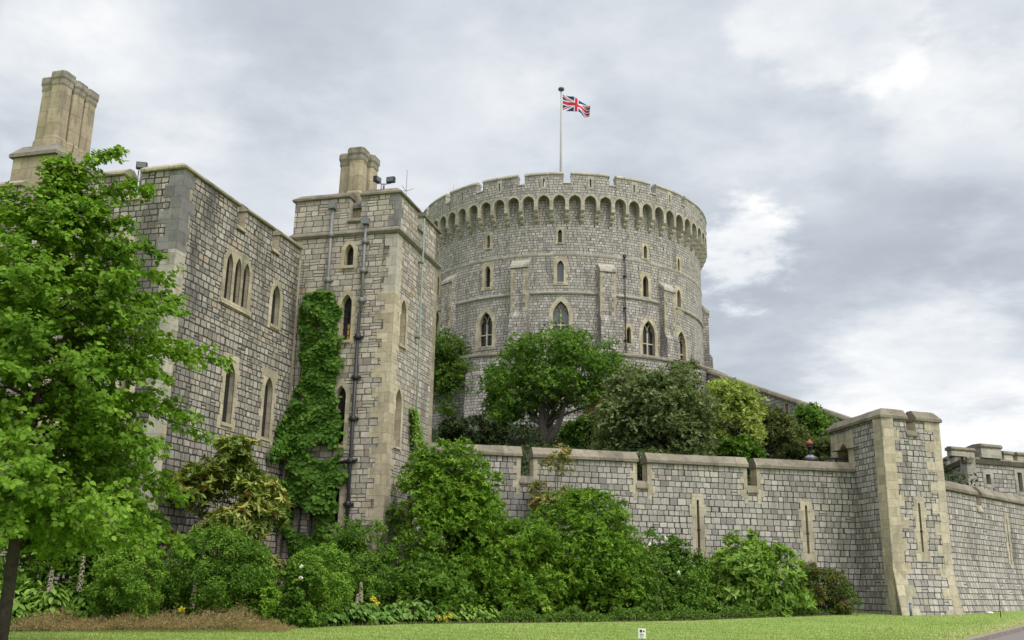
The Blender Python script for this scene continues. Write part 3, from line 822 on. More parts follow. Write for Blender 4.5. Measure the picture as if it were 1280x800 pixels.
for w in wB: w.w = 0.52; w.hole = lancet(w.uc, w.z0, w.z1, w.w); w.out = gothic_surround(w.uc, w.z0, w.z1, w.w, 0.17) if w is wB[0] else toothed(w.uc, w.z0 - 0.2, w.z1 + 0.25, w.w + 0.3, 0.12, 0.36)
bm = new_bm(); panel(bm, BF, merlon_outline(0, BF.L + 0.02, gB, ZR - 0.2, gapsB), [w.hole for w in trip + wB], 0.5, back=False)
wl = obj('range_wall', bm, [M['range'], M['buffdark']], rng_b)
wA = [win_px(AF, 149, 161, 296, 345, t=0.16), win_px(AF, 90, 103, 300, 350, t=0.16), win_px(AF, 150, 163, 440, 520, t=0.16), win_px(AF, 60, 75, 450, 530, t=0.16)]
bm = new_bm(); panel(bm, AF, merlon_outline(0, AF.L, gB, ZR - 0.2, gapsA), [w.hole for w in wA], 0.5, du=40)
obj('front_wall', bm, [M['range'], M['buffdark']], rng_b)
# triple surround: one block round three lights
tu, t0, t1 = trip[1].uc, trip[1].z0, trip[1].z1
bm = new_bm(); panel(bm, BF, [(tu - 0.86, t0 - 0.2), (tu + 0.86, t0 - 0.2), (tu + 0.86, t1 - 0.25), (tu + 0.55, t1 + 0.20), (tu - 0.55, t1 + 0.20), (tu - 0.86, t1 - 0.25)], [w.hole for w in trip], 0.05, off0=0.014, mr=0)
tw = obj('window', bm, [M['buffdark']], rng_b)
for w in trip:
    bm = new_bm(); quad(bm, [BF.pt(u, z, -0.13) for u, z in w.hole]); obj('pane', bm, M['void'], tw)
bm = new_bm(); box(bm, BF, tu - 0.9, tu + 0.9, t0 - 0.16, t0 - 0.004, -0.12, 0.07); obj('sill', bm, M['buff'], tw)
for w in wB: w.glass = 'glass'; build_window(BF, w, rng_b, 'buff', 0.17)
for w in wA: build_window(AF, w, rng_b, 'buff', 0.30)
_pm = (rng_b, 'copelight'); copings(_pm, BF, 0, BF.L, ZR, gapsB, 0.26, m0=1); crenel_sills(_pm, BF, gapsB)
# front coping stops 3 mm short of the other's end
copings(_pm, AF, 0, AF.L, ZR, gapsA, 0.26, m1=1); crenel_sills(_pm, AF, gapsA)
quoin(rng_b, AF, BF, ZR - 2.7, ZR - 0.31, 'slate', 0.40, 0.62, 0.40)
quoin(rng_b, AF, BF, gB, ZR - 2.7, 'greyash', 0.33, 0.44, 0.24)
bm = new_bm()
AB = Face(C1 + DB * 7.19, -DA, 16); AE = Face(C1 - DA * 16 + DB * 7.19, -DB, 7.19)
panel(bm, AB, rect(0.6, 16, gB, ZR - 0.2), [], 0.5); panel(bm, AE, rect(0, 7.19, gB, ZR - 0.2), [], 0.5)
obj('rear_wall', bm, [M['range'], M['buffdark']], rng_b)
bm = new_bm(); zr = ZR - 1.35
quad(bm, [AF.pt(0.5, zr, -0.5), AF.pt(15.5, zr, -0.5), AF.pt(15.5, zr, -6.7), AF.pt(0.5, zr, -6.7)])
obj('roof', bm, M['lead'], rng_b)
# pale porch roof against the range wall low down
bm = new_bm(); u0 = BF.px(268, 555)[0]; u1 = BF.px(306, 562)[0]; zp = BF.px(300, 556)[1]
sweep(bm, BF, [(0.004, 0), (0.004, 0.22), (0.40, 0.06), (0.40, -0.02), (0.08, -0.02)], [u1 - 1.5, u1 - 0.2], z=zp - 0.25)
obj('porch_roof', bm, M['flashing'], rng_b)

def chimney(parent, base, w, d, z0, zb, zt, flues, fr):
    """stone stack: plinth, moulded ledge, a cluster of square flues with caps"""
    F = Face(base, DA)
    bm = new_bm(); box(bm, F, -w / 2, w / 2, z0, zb - 0.45, -d / 2, d / 2)
    cp = obj('chimney', bm, M['chimney'], parent)
    bm = new_bm()
    a, b, e = w / 2 + 0.10, d / 2 + 0.10, 0.42
    lo = [F.pt(u, zb - 0.447, o) for u, o in ((-a, b), (a, b), (a, -b), (-a, -b))]; l2 = [F.pt(u, zb - 0.33, o) for u, o in ((-a, b), (a, b), (a, -b), (-a, -b))]
    hi = [F.pt(u, zb, o) for u, o in ((-a + e * .6, b - e * .6), (a - e * .6, b - e * .6), (a - e * .6, -b + e * .6), (-a + e * .6, -b + e * .6))]
    for p, q in ((lo, l2), (l2, hi)):
        for k in range(4): quad(bm, [p[k], p[(k + 1) % 4], q[(k + 1) % 4], q[k]], [(0, 0), (1, 0), (1, .4), (0, .4)])
    quad(bm, hi); quad(bm, lo[::-1]); obj('ledge', bm, M['cap'], cp)
    for (u, o, dz) in flues:
        bm = new_bm(); z = zt + dz; c = F.pt(u, 0, o); ct = fr * 0.32
        def octo(r, zz, k=1.0):
            pts = []
            for a_, b_ in ((-1, -.70), (-.70, -1), (.70, -1), (1, -.70), (1, .70), (.70, 1), (-.70, 1), (-1, .70)):
                q = F.d * (a_ * r) - F.n * (b_ * r); pts.append(Vector((c.x + q.x, c.y + q.y, zz)))
            return pts
        secs = [(fr * 1.16, zb - 0.15), (fr * 1.16, zb + 0.26), (fr * 1.03, zb + 0.36), (fr * 0.97, z - 0.50), (fr * 1.07, z - 0.45), (fr * 1.07, z - 0.30), (fr * 1.20, z - 0.22), (fr * 1.20, z - 0.03), (fr * 1.14, z)]
        rs = [octo(r, zz) for r, zz in secs]
        for (p, q), (s0, s1) in zip(zip(rs, rs[1:]), zip(secs, secs[1:])):
            cap_ = s0[1] >= z - 0.45
            for k in range(8): quad(bm, [p[k], p[(k + 1) % 8], q[(k + 1) % 8], q[k]], [(k * .4, s0[1]), (k * .4 + .4, s0[1]), (k * .4 + .4, s1[1]), (k * .4, s1[1])], 1 if cap_ else 0)
        quad(bm, rs[-1], None, 1)
        obj('flue', bm, [M['chimney'], M['cap']], cp)
    return cp

pc = at(84, 190, 33.2)
chimney(rng_b, (pc.x - 0.55, pc.y + 0.3), 1.6, 1.7, ZR - 2.2, 15.15, 17.75, [(-0.27, 0.20, 0), (0.27, 0.40, 0.06), (0.30, -0.18, 0), (0.30, -0.76, 0.0), (-0.27, -0.38, 0.0)], 0.255)

# ------------------------------------------------------------------ square stair tower
sq = thing('square_tower', (*(TL + DA * 2 + DB * 2), g(-5.5, 34.5)), 'square grey stone tower with string course and chimney, green climber up its left edge', 'tower')
gz = 0.3
wT = [win_px(TF, 431, 442, 305, 332, t=0.14, kind='bars'), win_px(TF, 426, 439, 368, 425, t=0.16, kind='lead'), win_px(TF, 418, 431, 482, 556, t=0.16, kind='bars'), win_px(TF, 410, 424, 592, 656, t=0.20, kind='bars')]
wS = [win_px(TS, 499, 508, 374, 432, t=0.14), win_px(TS, 492, 502, 485, 558, t=0.14)]
for w in wS: w.w = 0.55; w.hole = lancet(w.uc, w.z0, w.z1, w.w); w.out = gothic_surround(w.uc, w.z0, w.z1, w.w, 0.16)
u_c = TF.px(444, 250)[0]; gapsT = [(u_c - 0.20, u_c + 0.25, ZT - 1.22)]
u_s = TS.px(526, 262)[0]; gapsS = [(u_s - 0.25, u_s + 0.25, ZT - 0.95)]
bm = new_bm(); panel(bm, TF, rect(0, TF.L, gz, ZS), [w.hole for w in wT], 0.5); panel(bm, TS, rect(0, TS.L, gz, ZS), [w.hole for w in wS], 0.5, du=11)
FK = Face(TC + DB * 4.2, -DA, 4.01); FL = Face(TL + DB * 4.2, -DB, 4.2)
panel(bm, FK, rect(0, 4.01, gz, ZS), [], 0.4, du=21); panel(bm, FL, rect(0, 4.2, gz, ZS), [], 0.4, du=31)
obj('tower_wall', bm, [M['tower'], M['buff']], sq)
bm = new_bm()
ov = 0.05
class FO(Face): pass
for F, gp, du, L in ((TF, gapsT, 0, 4.01), (TS, gapsS, 11, 4.2), (FK, [], 21, 4.01), (FL, [], 31, 4.2)):
    panel(bm, F, merlon_outline(0 if F in (TF, FK) else 0.003, L if F in (TF, FK) else L - 0.003, ZS + 0.001, ZT - 0.2, gp), [], 0.42, back=True, du=du)
obj('parapet', bm, [M['tower'], M['greyash']], sq)
bm = new_bm()
pr = [(0.0, -0.10), (0.0, 0.15), (0.11, 0.04), (0.12, -0.02), (0.04, -0.10)]
for F, L in ((TF, 4.01), (TS, 4.2), (FL, 4.2)): sweep(bm, F, pr, [0, L], z=ZS, m0=1, m1=1)
obj('string_course', bm, M['cap'], sq)
_pm = (sq, 'coping'); copings(_pm, TF, 0, 4.01, ZT, gapsT, 0.28, m0=1, m1=1); crenel_sills(_pm, TF, gapsT, 0.42)
copings(_pm, TS, 0, 4.2, ZT, gapsS, 0.28, m0=1, m1=1); crenel_sills(_pm, TS, gapsS, 0.42)
copings(_pm, FL, 0, 4.2, ZT, [], 0.28, m0=1, m1=1); copings(_pm, FK, 0, 4.01, ZT, [], 0.28, m0=1, m1=1)
quoin(sq, TF, TS, ZS + 0.17, ZT - 0.31, 'slate', 0.45, 0.42, 0.20)
quoin(sq, TF, TS, ZS - 2.2, ZS - 0.15, 'greyash', 0.45, 0.40, 0.30)
quoin(sq, TF, TS, gz, ZS - 2.2, 'buff', 0.33, 0.62, 0.34)
for w in wT: build_window(TF, w, sq, 'buff', 0.26)
for w in wS: w.glass = 'void'; build_window(TS, w, sq, 'buff', 0.42)
# painted warm reflection, an orange patch low in the second window
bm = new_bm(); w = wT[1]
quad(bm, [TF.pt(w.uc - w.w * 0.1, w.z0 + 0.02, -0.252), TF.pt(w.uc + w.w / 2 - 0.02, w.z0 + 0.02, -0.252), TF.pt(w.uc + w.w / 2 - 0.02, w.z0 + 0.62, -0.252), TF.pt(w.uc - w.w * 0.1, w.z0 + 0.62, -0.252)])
obj('curtain', bm, M['reflection_paint'], sq)  # coloured patch for the reflection; no cloth hangs here
bm = new_bm(); quad(bm, [TF.pt(0.4, ZT - 1.3, -0.4), TF.pt(3.6, ZT - 1.3, -0.4), TF.pt(3.6, ZT - 1.3, -3.8), TF.pt(0.4, ZT - 1.3, -3.8)]); obj('roof', bm, M['lead'], sq)
ucx = TF.px(431, 205)[0]; pb = TF.pt(ucx, 0, -0.95)
chimney(sq, (pb.x, pb.y), 1.2, 1.2, ZT - 1.3, ZT - 0.15, ZT + 1.85, [(-0.29, -0.08, -0.03), (0.16, 0.18, 0.05), (0.34, -0.38, -0.03)], 0.28)

def pipe(parent, F, pts, r, mat, collars=4, hopper=False, name='drainpipe', off=0.10):
    bm = new_bm(); p3 = [F.pt(u, z, off) for u, z in pts]; tube(bm, p3, r, 8)
    o = obj(name, bm, M[mat], parent)
    (u0, z0), (u1, z1) = pts[0], pts[-1]
    for k in range(collars):
        t = (k + 0.6) / collars; q = F.pt(u0 + (u1 - u0) * t, z0 + (z1 - z0) * t, off)
        bm = new_bm(); lathe(bm, (q.x, q.y, q.z), [(r * 1.7, -0.08), (r * 1.9, -0.03), (r * 1.9, 0.03), (r * 1.7, 0.08)], 10)
        box(bm, F, u0 + (u1 - u0) * t - r * 3, u0 + (u1 - u0) * t + r * 3, q.z - 0.03, q.z + 0.03, 0.004, off - 0.01)
        obj('bracket', bm, M[mat], o)
    if hopper:
        bm = new_bm(); zz = max(z0, z1)
        box(bm, F, u0 - 0.11, u0 + 0.11, zz - 0.02, zz + 0.22, 0.02, 0.24); obj('hopper', bm, M[mat], o)
    return o
a = TF.px(417, 262); b = TF.px(411, 366); um = (a[0] + b[0]) / 2
pipe(sq, TF, [(um, a[1]), (um, 9.5)], 0.055, 'lead', 3, True)
a = TF.px(459, 268); b = TF.px(434, 652); um = (a[0] + b[0]) / 2
dp_ = pipe(sq, TF, [(um + 0.05, a[1] - 0.4), (um + 0.05, 10.6)], 0.05, 'lead', 3, True)
pipe(sq, TF, [(um, 10.58), (um, 0.8)], 0.06, 'iron', 7)
a = TF.px(424, 580); bz = a[1]
bm = new_bm(); tube(bm, [TF.pt(a[0] - 0.1, bz, 0.1), TF.pt(um + 0.02, bz + 0.10, 0.13), TF.pt(um + 0.25, bz + 0.12, 0.12)], 0.055, 8); obj('branch_pipe', bm, M['iron'], sq)
a = TF.px(391, 640); pipe(sq, TF, [(a[0], 5.2), (a[0], 0.6)], 0.05, 'iron', 3)
a = TS.px(527, 262); pipe(sq, TS, [(a[0] - 0.05, ZS + 1.2), (a[0] - 0.05, 3.5)], 0.028, 'copper', 4, off=0.15)

def floodlight(loc, aim, label, legs=0.5, heads=1):
    r = thing('floodlight', loc, label, 'floodlight', 'floodlights on the battlements'); L = Vector(loc)
    bm = new_bm(); tube(bm, [L, L + Vector((0, 0, legs))], 0.035, 8); tube(bm, [L + Vector((-0.09, 0, 0)), L + Vector((-0.09, 0, legs))], 0.018, 6)
    obj('post', bm, M['lead'], r)
    for k in range(heads):
        s = (k - (heads - 1) / 2) * 0.50
        c = L + Vector((s, -0.04, legs + 0.12 + 0.04 * abs(s))); F = Face((c.x, c.y), aim[k])
        bm = new_bm(); box(bm, F, -0.15, 0.15, c.z - 0.10, c.z + 0.10, -0.06, 0.08)
        h = obj('lamp_head', bm, M['iron'], r)
        bm = new_bm(); box(bm, F, -0.125, 0.125, c.z - 0.078, c.z + 0.078, 0.084, 0.092); obj('lens', bm, M['glasspale'], h)
        bm = new_bm(); tube(bm, [L + Vector((0, 0, legs - 0.02)), c + Vector((0, 0, -0.12))], 0.02, 6); obj('arm', bm, M['lead'], r)
p = AF.pt(AF.px(170, 215)[0], gapsA[0][2] + 0.1, -0.25); floodlight(tuple(p), [(1, 0.2)], 'single black floodlight standing in a battlement gap, left of the range corner', 0.95, 1)
p = TF.pt(TF.px(478, 225)[0], ZT - 0.02, -0.15); floodlight(tuple(p), [(0.5, 0.9), (0.9, -0.3)], 'twin headed floodlight on the square tower parapet, right of its chimney', 0.22, 2)
def mast(p, h, label, arms=0):
    r = bmesh.new(); p = Vector(p); tube(r, [p, p + Vector((0, 0, h))], [0.022, 0.012], 6)
    if arms:
        for a in range(3): tube(r, [p + Vector((0, 0, h * .72)), p + Vector((0.3 * math.cos(a * 2.1), 0.3 * math.sin(a * 2.1), h * .72 + 0.12))], 0.01, 5)
    o = obj('aerial', r, M['lead']); tag(o, label, 'aerial'); return rebase(o, p)
p = TF.pt(TF.px(473, 230)[0], ZT - 1.3, -2.6); mast(p, 3.1, 'thin whip aerial rising behind the square tower chimney', 1)

# ------------------------------------------------------------------ curtain wall
cw = thing('curtain_wall', (*(CW0 + CWD * 10), g(6, 39)), 'grey block curtain wall with four wide merlons and two arrow loops, right of the square tower', 'wall')
gC = []
for xa, xb, yb in ((650, 667, 596), (795, 809, 600), (932, 945, 604)):
    u, z = CW.px((xa + xb) / 2, (yb)); gC.append((CW.px(xa, 575)[0] + 0.03, CW.px(xb, 575)[0] - 0.01, ZC - 1.42))
def loop_slit(u, z0, z1, w=0.10, r=0.085):
    zc = z0 + (z1 - z0) * 0.42
    return [(u - w / 2, z0), (u + w / 2, z0), (u + w / 2, zc - 0.05), (u + r, zc), (u + w / 2, zc + 0.05), (u + w / 2, z1), (u, z1 + 0.06), (u - w / 2, z1), (u - w / 2, zc + 0.05), (u - r, zc), (u - w / 2, zc - 0.05)]
def loop_px(F, xc, ya, yb, pa, pb):
    u0, z1 = F.px(xc, ya); u1, z0 = F.px(xc, yb); u = (u0 + u1) / 2
    return dict(u=u, hole=loop_slit(u, z0, z1), out=toothed(u, F.px(xc, pb)[1], F.px(xc, pa)[1], 0.50, 0.11, 0.42))
def build_loop(F, lp, parent, offz=None):
    bm = new_bm(); panel(bm, F, lp['out'], [lp['hole']], 0.05, off0=0.014, mr=0)
    o = obj('arrow_loop', bm, [M['cream']], parent)
    bm = new_bm(); zs = [p[1] for p in lp['hole']]; box(bm, F, lp['u'] - 0.14, lp['u'] + 0.14, min(zs) - 0.05, max(zs) + 0.05, -0.36, -0.33); obj('opening', bm, M['void'], o)
lC = [loop_px(CW, 873, 626, 690, 617, 700), loop_px(CW, 1009, 633, 692, 624, 703)]
bm = new_bm(); panel(bm, CW, merlon_outline(0, CW.L, 0.3, ZC - 0.25, gC), [l['hole'] for l in lC], 0.55, back=True)
obj('wall_face', bm, [M['curtain'], M['buff']], cw)
copings((cw, 'coping'), CW, 0, CW.L, ZC, gC, 0.42, 0.10, -0.60, big=True); crenel_sills((cw, 'coping'), CW, gC, 0.55, 0.30)
for l in lC: build_loop(CW, l, cw)
bm = new_bm()
for a, b, zb in gC:   # dressed stones beside each crenel
    for s, e in ((-1, a), (1, b)):
        pts = []; z = zb - 0.42; i = 0; w = []
        while z < ZC - 0.43:
            x = 0.30 if i % 2 else 0.16
            zz = min(z + 0.27, ZC - 0.425); w += [(e + s * x, z), (e + s * x, zz)]; z = zz; i += 1
        inner = [(e - s * 0.0, ZC - 0.425), (e - s * 0.0, zb - 0.42)]
        panel(bm, CW, w + inner, [], 0.04, off0=0.012, mr=0)
obj('quoin', bm, [M['cream']], cw)

# ------------------------------------------------------------------ turret at the bend
tu_ = thing('wall_turret', (*(TUC + TUD * 1.4 + Vector((-.3, 1.8))), g(16, 40)), 'square grey turret with buff corner stones at the bend of the wall', 'tower')
def bat(z):
    z0 = 0.85; return 0.30 * max(0, (z0 + 1.75 - z) / 1.75) if z < z0 + 1.75 else 0.0
ZB = [0.85 + 1.75 * k / 4 for k in range(1, 5)]
uA = TUF.px(1139, 530)[0]; gU = [(uA - 0.26, uA + 0.20, ZU - 1.05)]
lU = loop_px(TUF, 1151, 630, 690, 621, 702)
SL_ = TUS.L
ud, zd = TUS.px(1057, 580); door = lancet(ud - 0.1, ZC - 0.45, TUS.px(1055, 558)[1] + 0.12, 0.80, rise=0.55)
bm = new_bm(); panel(bm, TUF, merlon_outline(0, 2.85, 0.3, ZU - 0.25, gU), [lU['hole']], 0.5, zs=ZB, offz=bat)
panel(bm, TUS, rect(0, SL_, 0.3, ZU - 0.25), [door], 0.5, du=7)
TUBk = Face(TUR + (TUL - TUC), -TUD, 2.85); TURt = Face(TUR, (TUL - TUC), SL_)
panel(bm, TUBk, rect(0, 2.85, 0.3, ZU - 0.25), [], 0.5, du=17); panel(bm, TURt, rect(0, SL_, 0.3, ZU - 0.25), [], 0.5, du=27, zs=ZB, offz=bat)
quad(bm, [TUF.pt(0.3, ZU - 1.3, -0.3), TUF.pt(2.5, ZU - 1.3, -0.3), TUF.pt(2.2, ZU - 1.3, -3.6), TUF.pt(0.3, ZU - 1.3, -3.6)], None, 1)
# batter cheek on the left of the front
zz = [0.3] + ZB
for a, b in zip(zz, zz[1:]): quad(bm, [TUF.pt(0, a, 0), TUF.pt(0, a, bat(a)), TUF.pt(0, b, bat(b)), TUF.pt(0, b, 0)], [(0, a), (bat(a), a), (bat(b), b), (0, b)], 1)
obj('turret_wall', bm, [M['curtain'], M['buff']], tu_)
_h = math.tan(math.acos(max(-1, min(1, TUS.d.dot(TUF.d)))) / 2); _h2 = 1 / _h
_pm = (tu_, 'coping'); copings(_pm, TUF, 0, 2.85, ZU, gU, 0.42, 0.10, -0.55, big=True, m0=_h, m1=_h2); copings(_pm, TUS, 0, SL_, ZU, [], 0.42, 0.10, -0.55, big=True, m0=_h2, m1=_h)
copings(_pm, TURt, 0, SL_, ZU, [], 0.42, 0.10, -0.55, big=True, m0=_h2, m1=_h); copings(_pm, TUBk, 0, 2.85, ZU, [], 0.42, 0.10, -0.55, big=True, m0=_h, m1=_h2)
crenel_sills(_pm, TUF, gU, 0.5, 0.24)
def quoin_col(F, ue, s, z0, z1, step, wide, narrow, offz, zs, edge=0.0, taper=None):
    n = round((z1 - z0) / step); w = []
    for i in range(n):
        a, b = z0 + (z1 - z0) * i / n, z0 + (z1 - z0) * (i + 1) / n; x = (wide if i % 2 else narrow) * random.uniform(0.88, 1.1)
        w += [(ue + s * x, a), (ue + s * x, b)]
    bm = new_bm(); panel(bm, F, w + [(ue + s * edge, z1), (ue + s * edge, z0)], [], 0.04, off0=0.012, mr=0, offz=offz, zs=zs); return bm
bm = quoin_col(TUF, -0.010, 1, 0.3, ZU - 0.43, 0.42, 0.86, 0.55, bat, ZB); obj('quoin', bm, [M['cream']], tu_)
bm = quoin_col(TUS, SL_ + 0.010, -1, 0.3, ZU - 0.41, 0.42, 0.34, 0.60, None, []); obj('quoin', bm, [M['cream']], tu_)
bm = quoin_col(TUF, 2.86, -1, 0.3, ZU - 0.41, 0.40, 0.74, 0.40, bat, ZB); obj('quoin', bm, [M['cream']], tu_)
bm = new_bm(); ua = sum(p[0] for p in door) / len(door)
panel(bm, TUS, rect(0.10, ua + 0.85, ZC - 0.3, ZC + 1.30), [door], 0.05, off0=0.011, mr=0); dr = obj('doorway', bm, [M['buff']], tu_)
bm = new_bm(); box(bm, TUS, ua - 0.5, ua + 0.5, ZC - 0.6, ZC + 1.0, -0.75, -0.70); obj('opening', bm, M['void'], dr)
build_loop(TUF, lU, tu_)
# blue grey stand-off by the turret foot
p = TUF.pt(0.12, 0.0, 0.62); p.z = g(p.x, p.y)
bm = bmesh.new(); tube(bm, [p, p + Vector((0, 0, 0.45))], 0.05, 8); tube(bm, [p + Vector((0, 0, 0.42)), p + Vector((0, 0.0, 0.47))], 0.06, 8)
rebase(tag(obj('standpipe', bm, principled('blue_grey_plastic', (0.16, 0.22, 0.33), 0.5)[0]), 'short blue grey pipe upright at the foot of the turret corner', 'pipe'), p)

# ------------------------------------------------------------------ wall right of the turret
rw = thing('receding_wall', (*(RWF.o + RWF.d * 8), g(23, 46)), 'grey block wall running off to the right edge beyond the turret', 'wall')
ur = RWF.px(1222, 615)[0]; gR = [(ur - 0.28, ur + 0.28, ZW - 1.1), (ur + 8.5, ur + 9.1, ZW - 1.1), (ur + 17, ur + 17.6, ZW - 1.1)]
lR = loop_px(RWF, 1261, 652, 705, 645, 713)
lR['hole'] = loop_slit(lR['u'], min(p[1] for p in lR['hole']), max(p[1] for p in lR['hole']), 0.10, 0.10)
lR['out'] = toothed(lR['u'], min(p[1] for p in lR['hole']) - 0.35, max(p[1] for p in lR['hole']) + 0.25, 0.44, 0.10, 0.4)
def bat2(z): return 0.45 * max(0, (3.2 - z) / 2.2) ** 1.3
bm = new_bm(); panel(bm, RWF, merlon_outline(0, 34, 0.3, ZW - 0.25, gR), [lR['hole']], 0.55, zs=[0.8, 1.3, 1.8, 2.3, 2.8, 3.2], offz=bat2, du=50)
obj('wall_face', bm, [M['curtain'], M['buff']], rw)
copings((rw, 'coping'), RWF, 0, 34, ZW, gR, 0.42, 0.10, -0.6, big=True); crenel_sills((rw, 'buffdark'), RWF, gR, 0.55, 0.3)
build_loop(RWF, lR, rw)

# ------------------------------------------------------------------ far gatehouse
def seg_wall(F, u0, u1, z0, z1): return rect(u0, u1, z0, z1)
gt = at(1230, 570, 66); 
gh = thing('gatehouse', (gt.x, gt.y, g(gt.x, gt.y)), 'distant grey gatehouse with small merlons above the right hand wall', 'building')
zg = at(1230, 562, 66).z; zstr = at(1230, 575, 66).z
p1 = at(1178, 575, 70); p2 = at(1208, 575, 65); p3 = at(1330, 575, 71)
F1 = Face((p1.x, p1.y), (p2.x - p1.x, p2.y - p1.y)); L1 = math.hypot(p2.x - p1.x, p2.y - p1.y); F2 = Face((p2.x, p2.y), (p3.x - p2.x, p3.y - p2.y)); L2 = math.hypot(p3.x - p2.x, p3.y - p2.y)
gw = [(F2.px(x, 600)[0], F2.px(x, y)[1], w) for x, y, w in ((1235.5, 598, 0.35), (1275, 602, 0.35))]
holes = [rect(u - w / 2, u + w / 2, z - 0.35, z + 0.25) if k == 0 else rect(u - w / 2, u + w / 2, z - 0.6, z + 0.55) for k, (u, z, w) in enumerate(gw)]
bm = new_bm(); panel(bm, F1, rect(0, L1, 0.5, zstr), [], 0.5); panel(bm, F2, rect(0, L2, 0.5, zstr), holes, 0.5, du=9)
obj('gatehouse_wall', bm, [M['far'], M['greyash']], gh)
for h in holes:
    c = [sum(p[k] for p in h) / 4 for k in (0, 1)]; wd = (h[1][0] - h[0][0]) / 2; hd = (h[2][1] - h[0][1]) / 2
    bm = new_bm(); panel(bm, F2, rect(c[0] - wd - .22, c[0] + wd + .22, c[1] - hd - .2, c[1] + hd + .25), [h], 0.05, off0=0.02, mr=0); wp = obj('window', bm, M['greyash'], gh)
    bm = new_bm(); quad(bm, [F2.pt(u, z, -0.3) for u, z in h]); obj('pane', bm, M['glass'], wp)
bm = new_bm(); prf = [(-0.3, -0.25), (-0.3, 0.10), (0.12, 0.10), (0.22, 0.0), (0.10, -0.25)]
sweep(bm, F1, prf, [-0.1, L1 + 0.1], z=zstr); sweep(bm, F2, prf, [-0.12, L2], z=zstr + 0.002); obj('string_course', bm, M['coping'], gh)
zm = [1250, 1232]
mer = []
u = 0.0; bounds = [(1213, 1241)] 
u = F2.px(1214, 565)[0]; big1 = F2.px(1242, 565)[0]
mer.append((u - 1.6, u + 0.2)); mer.append((u + 0.5, big1 + 0.3)); x = big1 + 0.75
while x < L2 - 1: mer.append((x, x + 0.72)); x += 1.10
for k, (a, b) in enumerate(mer):
    bm = new_bm(); top = zg + (0.28 if k == 1 else 0)
    box(bm, F2, a, b, zstr + 0.105, top - 0.2, -0.3 - (0.4 if k == 1 else 0), 0.05 if k != 1 else 0.3); mo = obj('merlon', bm, M['greyash'], gh)
    bm = new_bm(); sweep(bm, F2, coping_prof(-0.4 - (0.4 if k == 1 else 0), 0.13 if k != 1 else 0.38, 0.24), [a - 0.05, b + 0.05], z=top - 0.2); obj('coping', bm, M['coping'], mo)
for k in range(3):
    bm = new_bm(); a = L1 * (0.05 + 0.33 * k); box(bm, F1, a, a + L1 * 0.2, zstr + 0.105, zg - 0.2, -0.35, 0.05); mo = obj('merlon', bm, M['greyash'], gh)
    bm = new_bm(); sweep(bm, F1, coping_prof(-0.4, 0.13, 0.24), [a - .04, a + L1 * .2 + .04], z=zg - 0.2); obj('coping', bm, M['coping'], mo)
bm = new_bm(); panel(bm, Face((p3.x, p3.y), (-0.5, 1)), rect(0, 12, 0.5, zstr), [], 0.5); obj('rear_wall', bm, [M['far'], M['greyash']], gh)

# ------------------------------------------------------------------ round tower
rt = thing('round_tower', (AX.x, AX.y, 13.0), 'great round grey stone tower with battlements on the mound, flagpole on top', 'tower')
US = lambda R, a0, a1, st: [R * math.radians(a) for a in np.arange(a0, a1 + 0.01, st)]
us = US(13.75, -177, 178.5, 4.5)
half = math.pi * 13.75
rw_small = [(610.5, 302), (700, 295), (806.5, 315), (848, 331), (548, 321)]
rw_mid = [(609.5, 346), (700.5, 339), (807, 358), (848.5, 375), (547.5, 357)]
rw_big = [(607, 412), (701, 399), (811, 423), (852, 436), (545, 408)]
W1 = []
for x, y in rw_small: u, z = RB.px(x, y); W1.append(win_uz(u, z - 0.62, z + 0.62, 0.34, 0.16, out='tooth'))
W2 = []
for x, y in rw_mid: u, z = RB.px(x, y); W2.append(win_uz(u, z - 0.98, z + 0.98, 0.58, 0.26, out='tooth'))
W3 = []
for x, y in rw_big: u, z = RB.px(x, y); W3.append(win_uz(u, z - 1.5, z + 1.6, 1.35, 0.36, kind='tracery', glass='glass', out='gothic'))
W2[1].glass = 'glasspale'; W2[0].kind = 'plain'; W3[1].glass = 'glasspale'
u, z = RB.px(786, 419); W4 = [win_uz(u, z - 0.75, z + 0.75, 0.42, 0.22, out='tooth')]
aw = W1 + W2 + W3 + W4
bm = new_bm(); panel(bm, RB, rect(-half, half, 12.0, 35.6), [w.hole for w in aw], 0.7, us=us)
obj('drum_wall', bm, [M['round'], M['buffdark']], rt)
for w in aw: build_window(RB, w, rt, 'cream' if w in W3 else 'buff', 0.36, 0.03, us=[w.uc - 0.3, w.uc, w.uc + 0.3])
# corbelled parapet: pointed arches between corbels, crenellated top
NA = 66; sa = 2 * math.pi * 14.40 / NA
u_cr = RP.px(709, 224)[0]; ph = (u_cr % (3 * sa))
zap, zsp, zlow = ZP - 2.15, ZP - 2.85, ZP - 3.25
starts = -NA // 2 * sa + ph - 3 * sa
out = []; halfP = math.pi * 14.40
k0 = -halfP
edges = [k0 + sa * k for k in range(NA + 1)]
shift = (u_cr - k0) % sa
low = []
for k in range(NA):
    a = k0 + sa * k; pw = 0.16
    low += [(a, zlow), (a + pw, zlow), (a + pw, zsp)]
    arch = lancet(a + sa / 2, zsp - 0.3, zap, sa - 2 * pw, 4, rise=0.62)
    pts = sorted(arch[2:], key=lambda p: p[0]); low += [p for p in pts if p[1] > zsp - 0.0001 and a + pw < p[0] < a + sa - pw]
    low += [(a + sa - pw, zsp), (a + sa - pw, zlow)]
low.append((halfP, zlow))
ded = []
for p in low:
    if not ded or math.dist(ded[-1], p) > 1e-4: ded.append(p)
